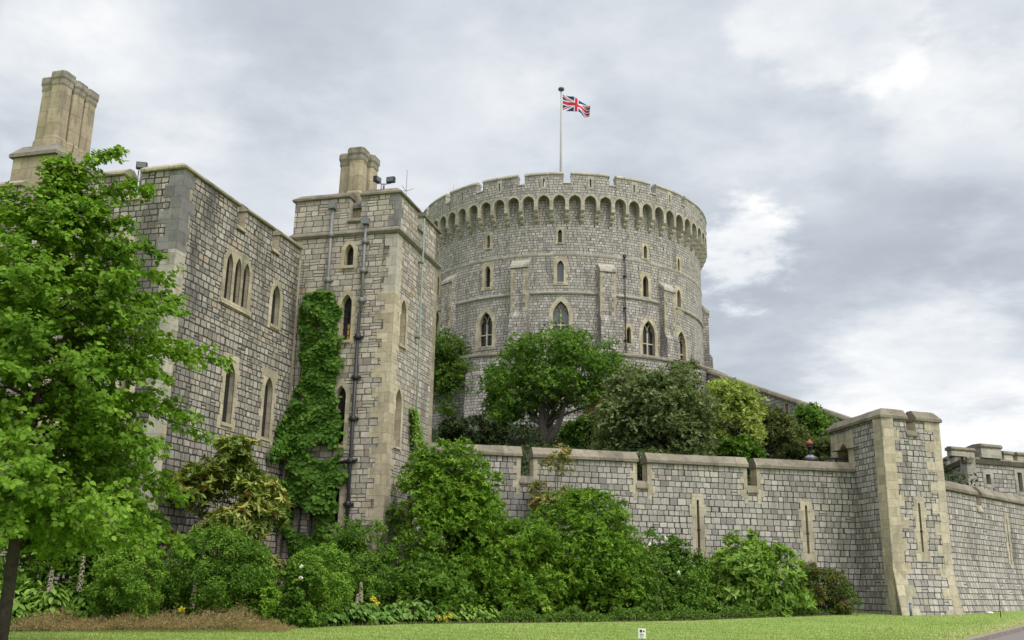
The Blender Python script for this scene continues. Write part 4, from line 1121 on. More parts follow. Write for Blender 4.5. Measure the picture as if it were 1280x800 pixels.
# rotate the pattern so that a crenel falls beside the flagpole
class Rot:
    def __init__(s, C, r): s.C, s.r, s.R = C, r, C.R
    def pt(s, u, z, off=0.0): return s.C.pt(u + s.r, z, off)
rot = (u_cr - k0) % (3 * sa)
RPR = Rot(RP, rot)
gp = []; NM = NA // 3
for m_ in range(NM + 1):
    uc = k0 + m_ * 3 * sa; gp.append((max(uc - 0.34, k0), min(uc + 0.34, halfP)))
top = [(halfP, ZP - 1.10), (halfP - 0.34, ZP - 1.10), (halfP - 0.34, ZP - 0.2)]
for m_ in range(NM - 1, 0, -1):
    uc = k0 + m_ * 3 * sa; top += [(uc + 0.34, ZP - 0.2), (uc + 0.34, ZP - 1.10), (uc - 0.34, ZP - 1.10), (uc - 0.34, ZP - 0.2)]
top += [(k0 + 0.34, ZP - 0.2), (k0 + 0.34, ZP - 1.10), (k0, ZP - 1.10)]
slits = [rect(k0 + (m_ + .5) * 3 * sa - 0.07, k0 + (m_ + .5) * 3 * sa + 0.07, ZP - 1.35, ZP - 0.62) for m_ in range(NM)]
usP = [14.40 * math.radians(a) for a in np.arange(-178.6, 179, 2.7272)]
bm = new_bm(); panel(bm, RPR, ded + top, slits, 0.66, us=usP, back=True)
obj('parapet', bm, [M['round'], M['greyash']], rt)
bm = new_bm()
for m_ in range(NM):
    a, b = k0 + m_ * 3 * sa + 0.31, k0 + (m_ + 1) * 3 * sa - 0.31
    sweep(bm, RPR, coping_prof(-0.72, 0.08, 0.30), [a + (b - a) * k / 5 for k in range(6)], z=ZP - 0.28)
    uc = k0 + m_ * 3 * sa; sweep(bm, RPR, [(-0.7, 0), (-0.7, 0.08), (-0.05, 0.16), (0.06, 0.05), (0.06, 0)], [uc - 0.335, uc + 0.335], z=ZP - 1.10)
obj('coping', bm, [M['greyash']], rt)
bm = new_bm()   # dressed stone rim round each arch and slit
for k in range(NA):
    a = k0 + sa * k; pw = 0.16
    i_ = lancet(a + sa / 2, zsp - 0.4, zap, sa - 2 * pw, 5, rise=0.62); o_ = lancet(a + sa / 2, zsp - 0.4, zap + 0.24, sa - 0.006, 5, rise=0.80)
    iA = sorted([p for p in i_ if p[1] >= zsp - 1e-4], key=lambda p: p[0]); oA = sorted([p for p in o_ if p[1] >= zsp + 0.05], key=lambda p: p[0])
    panel(bm, RPR, [(oA[0][0], zlow)] + [(iA[0][0], zlow)] + iA + [(iA[-1][0], zlow), (oA[-1][0], zlow)] + oA[::-1], [], 0.05, off0=0.02, mr=0)
obj('arch_rim', bm, [M['rim']], rt)
for sl in slits:
    c = (sl[0][0] + sl[1][0]) / 2
    if abs(math.remainder((c + rot) / 14.40, 2 * math.pi)) > 1.9: continue
    bm = new_bm(); panel(bm, RPR, rect(c - 0.27, c + 0.27, ZP - 1.55, ZP - 0.30), [sl], 0.05, off0=0.018, mr=0)
    obj('slit_surround', bm, [M['greyash']], rt)
for k in range(NA):
    bm = new_bm(); u = k0 + sa * k
    if abs(math.remainder((u + rot) / 14.40, 2 * math.pi)) > 1.9: bm.free(); continue
    w = 0.17
    for (za, zb_, o0, o1) in ((0, -0.42, -0.9, 0.015), (-0.424, -0.84, -0.9, -0.20), (-0.844, -1.24, -0.9, -0.44)):
        sweep(bm, RPR, [(o0, zlow + zb_), (o0, zlow + za), (o1, zlow + za), (o1, zlow + zb_ + 0.16), (o1 - 0.12, zlow + zb_)], [u - w, u + w])
    obj('corbel', bm, [M['rim']], rt)
# string courses
zs1 = RB.px(701, 318)[1]; zs2 = RB.px(701, 366)[1]
for zc, o in ((zs1, 0.04), (zs2, 0.13)):
    bm = new_bm(); n = 80
    sweep(bm, RB, [(-0.02, -0.16), (-0.02, 0.20), (o, 0.05), (o, -0.06), (o * .4, -0.16)], [-half + 2 * half * k / n for k in range(n + 1)], z=zc)
    obj('string_course', bm, [M['band']], rt)
# buttresses
for xb, yt, wd in ((650, 322, 1.55), (759, 327, 1.45), (835, 352, 1.5), (881, 380, 1.5), (561, 342, 1.5), (520, 360, 1.5)):
    u, z = RB.px(min(xb, 876), yt, 0.4)
    if xb == 881: u = math.radians(83) * 13.75; z = at(881, 378, 93).z
    if xb == 520: u = math.radians(-76) * 13.75
    bm = new_bm(); C = RB.pt(u, 0, 0); t_ = u / 13.75; tang = RB.ex * math.cos(t_) - RB.ey * math.sin(t_); Fb = Face((C.x, C.y), tang)
    sweep(bm, Fb, [(-0.5, 11.5), (-0.5, z + 0.1), (-0.12, z), (0.62, z - 0.75), (0.62, z - 0.95), (0.55, z - 1.02), (0.55, z - 4.9), (0.85, z - 5.4), (0.95, 11.5)], [-wd / 2, wd / 2])
    bo = obj('buttress', bm, [M['round']], rt)
    bm = new_bm()
    sweep(bm, Fb, [(-0.3, z + 0.02), (-0.3, z + 0.13), (-0.12, z + 0.03), (0.66, z - 0.74), (0.66, z - 0.97), (0.5, z - 0.99)], [-wd / 2 - 0.03, wd / 2 + 0.03]); obj('weathering', bm, [M['greyash']], bo)
    bm = new_bm()
    for s in (-1, 1): 
        n = 10; w_ = []
        for i in range(n):
            a, b = z - 4.9 + 3.85 * i / n, z - 4.9 + 3.85 * (i + 1) / n; x = (0.42 if (i + (s > 0)) % 2 else 0.22); w_ += [(s * (wd / 2 - x), a), (s * (wd / 2 - x), b)]
        panel(bm, Fb, w_ + [(s * wd / 2, z - 1.05), (s * wd / 2, z - 4.9)], [], 0.04, off0=0.568, mr=0)
    obj('quoin', bm, [M['buffdark']], bo)
bm = new_bm(); quad(bm, [RB.pt(half * 2 * k / 40, ZP - 1.8, 0.0) for k in range(40)]); obj('roof', bm, M['lead'], rt)
ud_, zd_ = RB.px(780, 322)
pipe(rt, RB, [(ud_, zd_), (ud_, 18.2)], 0.05, 'iron', 4, True, off=0.16)

# low stone wall round the foot of the tower
ch_ = thing('mound_wall', (AX.x, AX.y - 16.6, 13.5), 'low rough stone retaining wall round the foot of the round tower', 'wall')
RC = Cyl(AX, 16.6); zc_ = RC.px(608, 446)[1]
bm = new_bm(); n = 60; hc = math.pi * 16.4 * 0.62
outl = [(-hc, 11.0), (hc, 11.0), (hc, zc_), (-hc, zc_)]
panel(bm, RC, outl, [], 0.7, us=[-hc + 2 * hc * k / n for k in range(1, n)], back=True); obj('wall_face', bm, [M['round'], M['greyash']], ch_)
bm = new_bm(); sweep(bm, RC, coping_prof(-0.85, 0.12, 0.34), [-hc + 2 * hc * k / n for k in range(n + 1)], z=zc_ + 0.002, jit=0.03); obj('coping', bm, [M['coping']], ch_)
for xb in (597,):
    u = RC.px(xb, 480)[0]; bm = new_bm(); C = RC.pt(u, 0, 0); t_ = u / 16.4; Fb = Face((C.x, C.y), RC.ex * math.cos(t_) - RC.ey * math.sin(t_))
    sweep(bm, Fb, [(-0.3, 11), (-0.3, zc_ - 1.0), (0.5, zc_ - 1.5), (0.6, 11)], [-0.9, 0.9]); obj('buttress', bm, [M['round']], ch_)

# flagpole and flag
FP = at(701, 215, 95.0); FPb = Vector((FP.x, FP.y, ZP - 1.8)); ft = at(700.6, 113, 95.0).z
fp = thing('flagpole', tuple(FPb), 'tall pale flagpole rising from the roof of the round tower', 'flagpole')
bm = bmesh.new(); tube(bm, [FPb, FPb + Vector((0, 0, (ft - FPb.z) * .5)), Vector((FP.x, FP.y, ft))], [0.14, 0.125, 0.085], 12); obj('pole', bm, noise_mat('pole_paint', [(0.3, (0.33, 0.325, 0.32)), (0.7, (0.38, 0.37, 0.36))], 0.4, 0.6, 0), fp)
bm = bmesh.new(); lathe(bm, (FP.x, FP.y, ft), [(0.13, -0.1), (0.30, 0.02), (0.34, 0.12), (0.30, 0.26), (0.12, 0.34), (0.02, 0.36)], 14); obj('finial', bm, principled('finial_paint', (0.05, 0.09, 0.14), 0.4)[0], fp)
mast(Vector((FP.x + 0.75, FP.y - 6, ZP - 1.8)), 3.4, 'thin aerial beside the foot of the flagpole on the round tower', 0)
pm = RB.pt(RB.px(555, 240)[0], ZP - 1.8, -1.0); mast(pm, 3.6, 'thin lightning rod on the left of the round tower battlements', 0)

def flag_mat():
    m, t, b = principled('union_flag_cloth', rough=0.8, spec=0.1)
    uv = t.n('ShaderNodeUVMap').outputs[0]; s = t.sep(uv); x, y = s[0], s[1]           # 0..60 by 0..30
    X = t.m('SUBTRACT', x, 30.0); Y = t.m('SUBTRACT', y, 15.0)
    lt = lambda v, k: t.m('LESS_THAN', v, k)
    ab = lambda v: t.m('ABSOLUTE', v)
    k5 = 1 / math.sqrt(5)
    d1 = t.m('MULTIPLY', t.m('SUBTRACT', X, t.m('MULTIPLY', Y, 2.0)), k5)   # diagonal rising right
    d2 = t.m('MULTIPLY', t.m('ADD', X, t.m('MULTIPLY', Y, 2.0)), k5)
    blue, white, red = (0.03, 0.05, 0.17, 1), (0.62, 0.62, 0.64, 1), (0.50, 0.03, 0.06, 1)
    c = t.mix(lt(ab(d1), 3.0), blue, white); c = t.mix(lt(ab(d2), 3.0), c, white)
    sgn = t.m('SIGN', X)
    r1 = t.m('MULTIPLY', d1, sgn); r2 = t.m('MULTIPLY', d2, sgn)
    in1 = t.m('MULTIPLY', t.m('GREATER_THAN', r1, 0.0), lt(r1, 2.0)); in2 = t.m('MULTIPLY', t.m('GREATER_THAN', r2, 0.0), lt(r2, 2.0))
    c = t.mix(in1, c, red); c = t.mix(in2, c, red)
    c = t.mix(t.m('MAXIMUM', lt(ab(X), 5.0), lt(ab(Y), 5.0)), c, white); c = t.mix(t.m('MAXIMUM', lt(ab(X), 3.0), lt(ab(Y), 3.0)), c, red)
    t.l.new(c, b.inputs['Base Color']); return m
bm = new_bm(); nx, ny = 36, 14; Lf = bm.loops.layers.uv.active
hoist = Vector((FP.x + 0.16, FP.y, ft - 0.45)); HF, LFg = 1.85, 3.0
P_ = [[None] * (ny + 1) for _ in range(nx + 1)]
for i in range(nx + 1):
    for j in range(ny + 1):
        a, b = i / nx, j / ny
        wv = 0.20 * a * math.sin(a * 9.0 + b * 1.2) + 0.10 * a * math.sin(a * 17 - b * 2)
        zt = -0.95 * a - 0.55 * a * a - 0.10 * math.sin(a * 8 + 1) * a
        x = LFg * a * 0.96 - 0.10 * (1 - b) * a
        P_[i][j] = bm.verts.new(hoist + Vector((x, wv * 1.6 - 0.4 * a, zt - HF * (1 - b) * (1 - 0.34 * a ** 1.2))))
for i in range(nx):
    for j in range(ny):
        f = bm.faces.new([P_[i][j], P_[i + 1][j], P_[i + 1][j + 1], P_[i][j + 1]]); f.smooth = True
        for lo, (a, b) in zip(f.loops, ((i, j), (i + 1, j), (i + 1, j + 1), (i, j + 1))): lo[Lf].uv = (60 * a / nx, 30 * b / ny)
fo = obj('flag', bm, flag_mat()); rebase(fo, hoist); tag(fo, 'red white and blue union flag flying from the flagpole on the round tower', 'flag')

# sloping stair wall down from the round tower
q0 = at(876, 459, 86); q1 = at(1062, 522, 70)
sw = thing('stair_wall', (q1.x, q1.y, 6.0), 'sloping grey stone stair wall descending right from the round tower', 'wall')
Fs = Face((q0.x, q0.y), (q1.x - q0.x, q1.y - q0.y)); Ls = math.hypot(q1.x - q0.x, q1.y - q0.y)
slh = [rect(Fs.px(x, 500)[0] - 0.16, Fs.px(x, 500)[0] + 0.16, Fs.px(x, y)[1] - 0.6, Fs.px(x, y)[1] + 0.6) for x, y in ((918, 485), (937, 499), (983, 515))]
bm = new_bm(); panel(bm, Fs, [(0, 4), (Ls, 4), (Ls, q1.z - 0.25), (0, q0.z - 0.25)], slh, 0.5, back=True); obj('wall_face', bm, [M['far'], M['buffdark']], sw)
bm = new_bm(); sweep(bm, Fs, coping_prof(-0.7, 0.15, 0.36), [0, Ls], zf=lambda u: q0.z - 0.36 + (q1.z - q0.z) * u / Ls); obj('coping', bm, M['coping'], sw)
for s in slh:
    c = (s[0][0] + s[1][0]) / 2; bm = new_bm(); panel(bm, Fs, rect(c - 0.38, c + 0.38, s[0][1] - .2, s[2][1] + .25), [s], 0.05, off0=0.02, mr=0); o = obj('window', bm, M['buffdark'], sw)
    bm = new_bm(); quad(bm, [Fs.pt(u, z, -0.3) for u, z in s]); obj('pane', bm, M['void'], o)

# lantern beyond the wall walk
lp = at(1013, 572, 44.5); hz = hill(lp.x, lp.y)
lam = thing('street_lamp', (lp.x, lp.y, hz), 'black lantern with red crown finial showing above the curtain wall beside the turret', 'street lamp')
zt_ = at(1013, 549, 44.5).z; zb_ = lp.z
B_ = Vector((lp.x, lp.y, 0))
bm = bmesh.new(); lathe(bm, (lp.x, lp.y, hz), [(0.13, 0), (0.13, 0.3), (0.06, 0.4), (0.05, zb_ - hz - 0.75)], 12); obj('post', bm, M['iron'], lam)
bm = bmesh.new(); lathe(bm, (lp.x, lp.y, zb_ - 0.75), [(0.08, 0), (0.24, 0.5), (0.24, 0.53)], 6); obj('glass', bm, M['glasspale'], lam)
bm = bmesh.new(); lathe(bm, (lp.x, lp.y, zb_ - 0.22), [(0.30, 0), (0.33, 0.05), (0.33, 0.16), (0.30, 0.17)], 16); obj('collar', bm, M['iron'], lam)
bm = bmesh.new(); lathe(bm, (lp.x, lp.y, zb_ - 0.05), [(0.29, 0), (0.24, 0.06), (0.13, 0.15), (0.10, 0.17)], 16); obj('hood', bm, M['enamel'], lam)
hh = zt_ - zb_
bm = bmesh.new(); lathe(bm, (lp.x, lp.y, zb_ + 0.12), [(0.11, 0), (0.085, 0.08), (0.085, hh * .38), (0.13, hh * .40), (0.13, hh * .46), (0.07, hh * .48)], 14); obj('chimney', bm, M['iron'], lam)
bm = bmesh.new(); lathe(bm, (lp.x, lp.y, zb_ + 0.12 + hh * .48), [(0.07, 0), (0.15, 0.06), (0.16, 0.13), (0.10, 0.20), (0.045, 0.24), (0.05, 0.28), (0.01, 0.31)], 12); obj('finial', bm, M['red'], lam)
# handrail board behind the wall by the lantern
bm = new_bm(); a = at(1026, 571, 44.2); b = at(1037, 567, 44.0)
Fh = Face((a.x, a.y), (b.x - a.x + 0.8, b.y - a.y - 0.3)); box(bm, Fh, 0, 1.2, a.z - 0.15, a.z - 0.06, -0.05, 0.02); box(bm, Fh, 0, 1.2, a.z - 0.45, a.z - 0.38, -0.05, 0.02)
for k in range(3): box(bm, Fh, 0.05 + k * .52, 0.11 + k * .52, 4.4, a.z - 0.05, -0.10, -0.055)
rebase(tag(obj('handrail', bm, M['iron']), 'dark handrail between the lantern and the turret doorway', 'railing'), Fh.pt(0, 4.4, 0))

# ------------------------------------------------------------------ flower bed
bp_ = [(-60, 790), (60, 788), (180, 786), (300, 786), (345, 785), (420, 782), (520, 779), (620, 778), (720, 777), (860, 775), (960, 771), (1066, 767)]
front = [lawn_pt(x, y + 1) for x, y in bp_]
bm = new_bm()
back = []
for p in front:
    if p.x < -9.3: q = Vector((C1.x, C1.y)) + DA * (-1 - abs(p.x + 9.3) * 1.0)
    elif p.x < -2.4: q = Vector((TL.x + 0.1 + max(0, (p.x + 6)) * 1.0, TL.y - 0.2))
    else: q = CW.o + CW.d * ((Vector((p.x, p.y)) - CW.o).dot(CW.d))
    back.append(q)
rows = []
for p, q in zip(front, back):
    row = []
    for k in range(7):
        t = k / 6; x, y = p.x + (q.x - p.x) * t, p.y + (q.y - p.y) * t
        row.append(bm.verts.new((x, y, g(x, y) + 0.004 + 0.10 * min(1, k * 1.0))))
    rows.append(row)
for a, b in zip(rows, rows[1:]):
    for k in range(6): bm.faces.new([a[k], b[k], b[k + 1], a[k + 1]]).smooth = True
structure(obj('flower_bed', bm, M['soil']))
fd = lambda px: float(np.interp(px, [q[0] for q in bp_], [math.hypot(v.x, v.y) for v in front]))   # distance of the bed's front edge
# ------------------------------------------------------------------ the young lime tree in front
def lime_tree():
    base = at(9, 745, 18.0); gz_ = g(base.x, base.y); B0 = Vector((base.x, base.y, gz_))
    ztop = at(104, 166, 18.0).z
    r = thing('lime_tree', tuple(B0), 'young lime tree with bright green leaves and dark slim trunk, foreground at the left edge', 'tree')
    H = ztop - gz_
    tr = [B0 + Vector((0.05 * math.sin(k * 1.3) * (k / 10), 0.05 * math.cos(k * 1.7) * (k / 10), H * 0.97 * k / 10)) for k in range(11)]
    tr[0].z -= 0.1
    bm = bmesh.new(); tube(bm, tr, [0.108, 0.100, 0.095, 0.088, 0.085, 0.072, 0.06, 0.048, 0.036, 0.022, 0.008], 10); obj('trunk', bm, M['bark'], r)
    zz = [at(x, y, 18).z for x, y in ((27, 648), (32, 620), (42, 540), (58, 440), (77, 300), (90, 220), (104, 166))]
    rr = [1.9, 2.8, 3.0, 2.75, 1.5, 0.40, 0.10]
    prof = lambda z: float(np.interp(z, zz, rr))
    bm = bmesh.new(); P, T, N, tint = [], [], [], []
    def trunk_at(z):
        k = min(max((z - gz_) / (H * 0.97) * 10, 0), 9.99); i = int(k); return tr[i].lerp(tr[i + 1], k - i)
    limbs = []
    nl = 118
    for i in range(nl):
        z = zz[0] - 0.1 + (zz[-1] - zz[0] - 0.65) * ((i + 0.5) / nl) ** 1.2
        a = i * 2.39996 + random.uniform(-0.3, 0.3)
        el = math.radians(-9 + 44 * (z - zz[0]) / (zz[-1] - zz[0]) + random.uniform(-8, 10))
        L = prof(z + 0.35) * random.uniform(0.5, 1.14); limbs.append((z, a, el, L))
    # the long spray reaching across the range wall
    tip = at(291, 438, 17.6); s = trunk_at(tip.z - 0.9); v = tip - s
    limbs.append((s.z, math.atan2(v.y, v.x), math.atan2(v.z, math.hypot(v.x, v.y)), v.length * 0.93))
    tip = at(222, 372, 17.6); s = trunk_at(tip.z - 0.9); v = tip - s
    limbs.append((s.z, math.atan2(v.y, v.x), math.atan2(v.z, math.hypot(v.x, v.y)), v.length * 0.93))
    tip = at(205, 225, 17.8); s = trunk_at(tip.z - 0.9); v = tip - s
    limbs.append((s.z, math.atan2(v.y, v.x), math.atan2(v.z, math.hypot(v.x, v.y)), v.length * 0.9))
    tip = at(152, 182, 17.8); s = trunk_at(tip.z - 0.8); v = tip - s
    limbs.append((s.z, math.atan2(v.y, v.x), math.atan2(v.z, math.hypot(v.x, v.y)), v.length * 0.95))
    for z, a, el, L in limbs:
        s = trunk_at(z); d = Vector((math.cos(a) * math.cos(el), math.sin(a) * math.cos(el), math.sin(el)))
        pts = []
        for k in range(7):
            t = k / 6; p = s + d * L * t + Vector((0, 0, 0.10 * L * (math.sin(t * math.pi) - 0.35 * t * t))) + Vector((random.uniform(-1, 1), random.uniform(-1, 1), random.uniform(-1, 1))) * 0.03 * L * (t > 0)
            pts.append(p)
        tube(bm, pts, [max(0.008, 0.03 * (L / 3.2) * (1 - k / 6.5)) for k in range(7)], 6)
        nt = int(8 + L * 7.5); lt = random.gauss(0, 0.09)
        for j in range(nt):
            t = 0.22 + 0.78 * (j + random.random()) / nt if L > 0.8 else 0.1 + 0.9 * j / nt
            k = min(int(t * 6), 5); p = pts[k].lerp(pts[k + 1], t * 6 - k)
            side = (1 if j % 2 else -1) * random.uniform(0.35, 1.15); ca, sa_ = math.cos(a + side), math.sin(a + side)
            e2 = random.uniform(-0.75, 0.85); tl = (0.25 + 0.24 * L * (1.05 - t)) * random.uniform(0.6, 1.25)
            td = Vector((ca * math.cos(e2), sa_ * math.cos(e2), math.sin(e2))); q = p + td * tl - Vector((0, 0, 0.06 * tl))
            if j % 2 == 0: tube(bm, [p, p.lerp(q, 0.5) + Vector((0, 0, 0.03)), q], [0.008, 0.006, 0.003], 4, cap=False)
            nlv = int(8 + tl * 38)
            for m_ in range(nlv):
                f = (m_ + 0.6) / nlv; w = p.lerp(q, f); sd = 1 if m_ % 2 else -1
                perp = td.cross(Vector((random.gauss(0, .5), random.gauss(0, .5), 1))).normalized() * sd
                ax = td * 0.55 + perp * 0.8 + Vector((random.gauss(0, .3), random.gauss(0, .3), random.gauss(-0.5, .35)))
                P.append(w + perp * 0.02 + Vector((random.gauss(0, .02), random.gauss(0, .02), random.gauss(0, .02)))); T.append(ax)
                N.append(Vector((random.gauss(0, .65), random.gauss(0, .65), 0.75)) + d * 0.55); tint.append(0.48 + lt + random.gauss(0, .15))
    obj('branches', bm, M['bark'], r)
    n = len(P); L = RNG.uniform(0.06, 0.118, n)
    leaf_mesh('crown', np.array(P), np.array(N), np.array(T), L, L * RNG.uniform(0.72, 0.92, n), np.array(tint), LM['lime'], r, True, 0.10)
lime_tree()

# ------------------------------------------------------------------ shrubs of the bed, left to right
shrub('leafy_shrub', 'dark leafy shrub low behind the trunk of the lime tree', 'shrub', -60, 95, 606, 27.2, 'mid', 20000, 0.12, nb=26, br=.34, whorl=4)
shrub('leafy_shrub', 'deep green shrub in the shade between the lime tree and the clipped box ball', 'shrub', 70, 225, 606, 27.6, 'dark', 22000, 0.11, nb=24, br=.34, whorl=4, depth=1.2)
shrub('leafy_shrub', 'mid green shrub behind the acanthus clumps, between the lime trunk and the box ball', 'shrub', 20, 150, 628, 26.9, 'mid', 26000, 0.11, nb=26, br=.40, whorl=4, depth=1.0)
shrub('box_ball', 'neat round clipped box ball beneath the lime tree branches', 'shrub', 114, 211, 680, 25.4, 'box', 26000, 0.060, nb=60, spread=0.13, ball=True)
shrub('privet_bush', 'broad dense rounded green bush below the magnolia', 'shrub', 203, 347, 660, 26.6, 'mid', 42000, 0.07, nb=60, ball=True, depth=1.2)
shrub('box_ball', 'rounded box bush in front of the square tower foot', 'shrub', 356, 446, 680, 27.6, 'box', 26000, 0.065, nb=56, spread=0.13, ball=True)
shrub('feathery_shrub', 'fine leaved loose green shrub against the square tower base, behind the rounded box bush', 'shrub', 386, 503, 652, 30.4, 'mid', 34000, 0.085, nb=34, br=0.34, depth=1.3)
_, rc, rw_, rh = shrub('rose_bush', 'rose bush with two white blooms left of the rounded box bush', 'shrub', 340, 412, 704, 26.5, 'mid', 11000, 0.08, nb=22, br=0.34, whorl=3, asp=0.55)
shrub('leafy_shrub', 'small green shrub filling the gap beside the foot of the broad bush', 'shrub', 298, 362, 716, 26.1, 'bright', 6000, 0.09, nb=14, br=.36, whorl=4, depth=.7)
shrub('tall_shrub', 'tall glossy green shrub rising between the square tower corner and the curtain wall', 'shrub', 474, 638, 546, 32.4, 'bright', 120000, 0.105, nb=90, br=0.27, whorl=7, asp=0.34, power=0.7, zmin=0.08, depth=2.0)
shrub('domed_shrub', 'bushy shoulder filling the right side of the tall glossy shrub before the curtain wall', 'shrub', 545, 640, 582, 33.6, 'bright', 50000, 0.105, nb=50, br=0.30, whorl=7, asp=0.34, power=0.7, depth=1.4)
shrub('domed_shrub', 'largest dome of bright green shrub in front of the curtain wall', 'shrub', 650, 814, 608, 34.6, 'bright', 110000, 0.10, depth=2.2, nb=70, br=0.30, power=0.65, whorl=7, asp=0.36)
shrub('domed_shrub', 'lower mid green domed shrub leaning on the left of the largest dome', 'shrub', 570, 712, 644, 33.0, 'bright', 80000, 0.10, depth=2.0, nb=44, br=0.34, whorl=7, asp=0.36)
shrub('domed_shrub', 'dark low shrub in the hollow between the tall shrub and the domes', 'shrub', 488, 600, 692, 30.4, 'mid', 32000, 0.10, nb=26, br=.36, whorl=6, asp=0.36, depth=1.4)
shrub('leafy_shrub', 'shady dark green shrub under the right flank of the largest dome', 'shrub', 735, 835, 688, 34.6, 'dark', 20000, 0.11, nb=26, br=.36, whorl=5, depth=1.6)
shrub('photinia_shrub', 'open shrub with coppery red young leaves against the curtain wall', 'shrub', 660, 730, 560, 37.0, 'photinia', 14000, 0.14, nb=22, br=0.40, whorl=5, asp=0.36, zmin=0.62, depth=0.9)
shrub('leafy_shrub', 'mid green shrub between the largest dome and the curtain wall, left of the sprawling rose', 'shrub', 765, 868, 664, 37.4, 'mid', 20000, 0.10, nb=24, br=.36, whorl=5, depth=1.0)
_, rc2, rw2, rh2 = shrub('rose_bush', 'sprawling rose bush with small white blooms, right of the largest dome', 'shrub', 792, 892, 672, 36.6, 'mid', 24000, 0.09, nb=30, br=.34, whorl=3, asp=0.55, depth=1.6)
shrub('tree_peony', 'pale green bush of large drooping divided leaves below the arrow loops', 'shrub', 862, 1008, 668, 38.6, 'pale', 17000, 0.22, depth=1.6, nb=34, br=0.32, whorl=5, asp=0.36, big=True)
shrub('bronze_shrub', 'bronze tinted shrub at the right end of the flower bed', 'shrub', 980, 1068, 702, 40.4, 'bronze', 22000, 0.09, depth=1.0, nb=26, br=0.36, whorl=4)
shrub('magnolia', 'magnolia with yellow green and rusty leaves against the range wall', 'magnolia', 188, 356, 534, 28.3, 'magnolia', 38000, 0.17, depth=1.0, nb=50, br=0.30, whorl=6, asp=0.36, power=1.2, big=True)

def blooms(parent_label, c, w, h, pts, mat, d, size=0.06):
    for k, (px, py) in enumerate(pts):
        p = at(px, py, d); n = 16
        N = unit(rdir(n) + np.array([0, -0.6, 0.5])); T = rdir(n)
        o = leaf_mesh('bloom', np.tile(np.array(p), (n, 1)) + rdir(n) * 0.012, N, T, np.full(n, size), np.full(n, size * .9), RNG.uniform(0, 1, n), LM[mat], None, True)
        tag(o, parent_label, 'flower', parent_label); rebase(o, p)
blooms('white rose bloom on the rose bush by the rounded box bush', rc, rw_, rh, [(377, 708), (376, 722)], 'white', 25.5, 0.06)
blooms('white rose bloom on the sprawling rose bush by the curtain wall', rc2, rw2, rh2, [(832, 673), (848, 716), (812, 680)], 'white', 34.9, 0.07)

# climbing vine on the square tower and the corner it makes with the range
def vine():
    b0 = TF.pt(0.9, 0.0, 0.15); b0.z = g(b0.x, b0.y)
    r = thing('climbing_vine', tuple(b0), 'leafy green climbing vine covering the left edge of the square tower', 'climber')
    yk = [366, 385, 420, 460, 500, 540, 570, 600, 640, 690]
    lk = [386, 374, 380, 382, 366, 344, 332, 332, 344, 366]
    rk = [412, 421, 420, 418, 418, 422, 426, 426, 418, 396]
    P, N, T, tint = [], [], [], []
    for k in range(19000):
        y = random.uniform(366, 690); a, b = np.interp(y, yk, lk) + 4 * math.sin(y * .11) * math.sin(y * .043 + 1), np.interp(y, yk, rk) + 5 * math.sin(y * .13 + 2) * math.sin(y * .05) + random.gauss(0, 4)
        x = a + (b - a) * random.random()
        e = min((x - a), (b - x)) / 14; e = min(max(e, 0), 1)
        u, z = TF.px(x, y)
        hole = math.sin(u * 3.1 + z * 1.9) + math.sin(u * 1.3 - z * 2.9 + 1.0)
        if y > 560 and hole < -0.75: continue
        if hole < -1.75: continue
        lump = 0.5 + 0.5 * math.sin(u * 4.2 + 1.7 * math.sin(z * 2.3)) * math.sin(z * 3.4)
        off = 0.04 + (0.04 + 0.32 * lump) * math.sqrt(e) * random.uniform(0.55, 1.0) + (0.25 if 545 < y < 640 else 0) * e
        if u < 0.36 and z < 13:
            u, z = BF.px(x, y); n_ = BF.n; P.append(BF.pt(min(u, 7.15), z, min(off, 0.5)))
        else: n_ = TF.n; P.append(TF.pt(max(u, 0.0), z, off))
        N.append(Vector((n_.x, n_.y, 0.55)) + Vector((random.gauss(0, .38), random.gauss(0, .38), random.gauss(0, .3))))
        T.append(Vector((TF.d.x * random.gauss(0, .8), TF.d.y * random.gauss(0, .8), -1 + random.gauss(0, .4)))); tint.append(0.42 + 0.22 * (lump - .5) + random.gauss(0, .16))
    n = len(P); L = RNG.uniform(0.10, 0.19, n)
    leaf_mesh('foliage', np.array(P), np.array(N), np.array(T), L, L * RNG.uniform(0.75, 1.0, n), np.array(tint), LM['vine'], r, True, 0.06)
    bm = bmesh.new()
    for u0, u1, z1 in ((0.5, 0.55, 12.4), (0.8, 0.75, 11.0), (1.1, 1.1, 10.0), (0.3, 0.2, 9.0)):
        pts = [TF.pt(u0 + (u1 - u0) * k / 9 + random.uniform(-.06, .06), b0.z + (z1 - b0.z) * k / 9, 0.07 + random.uniform(0, .05)) for k in range(10)]
        tube(bm, pts, [0.045 * (1 - k / 11) for k in range(10)], 6)
    obj('stem', bm, M['bark'], r)
vine()

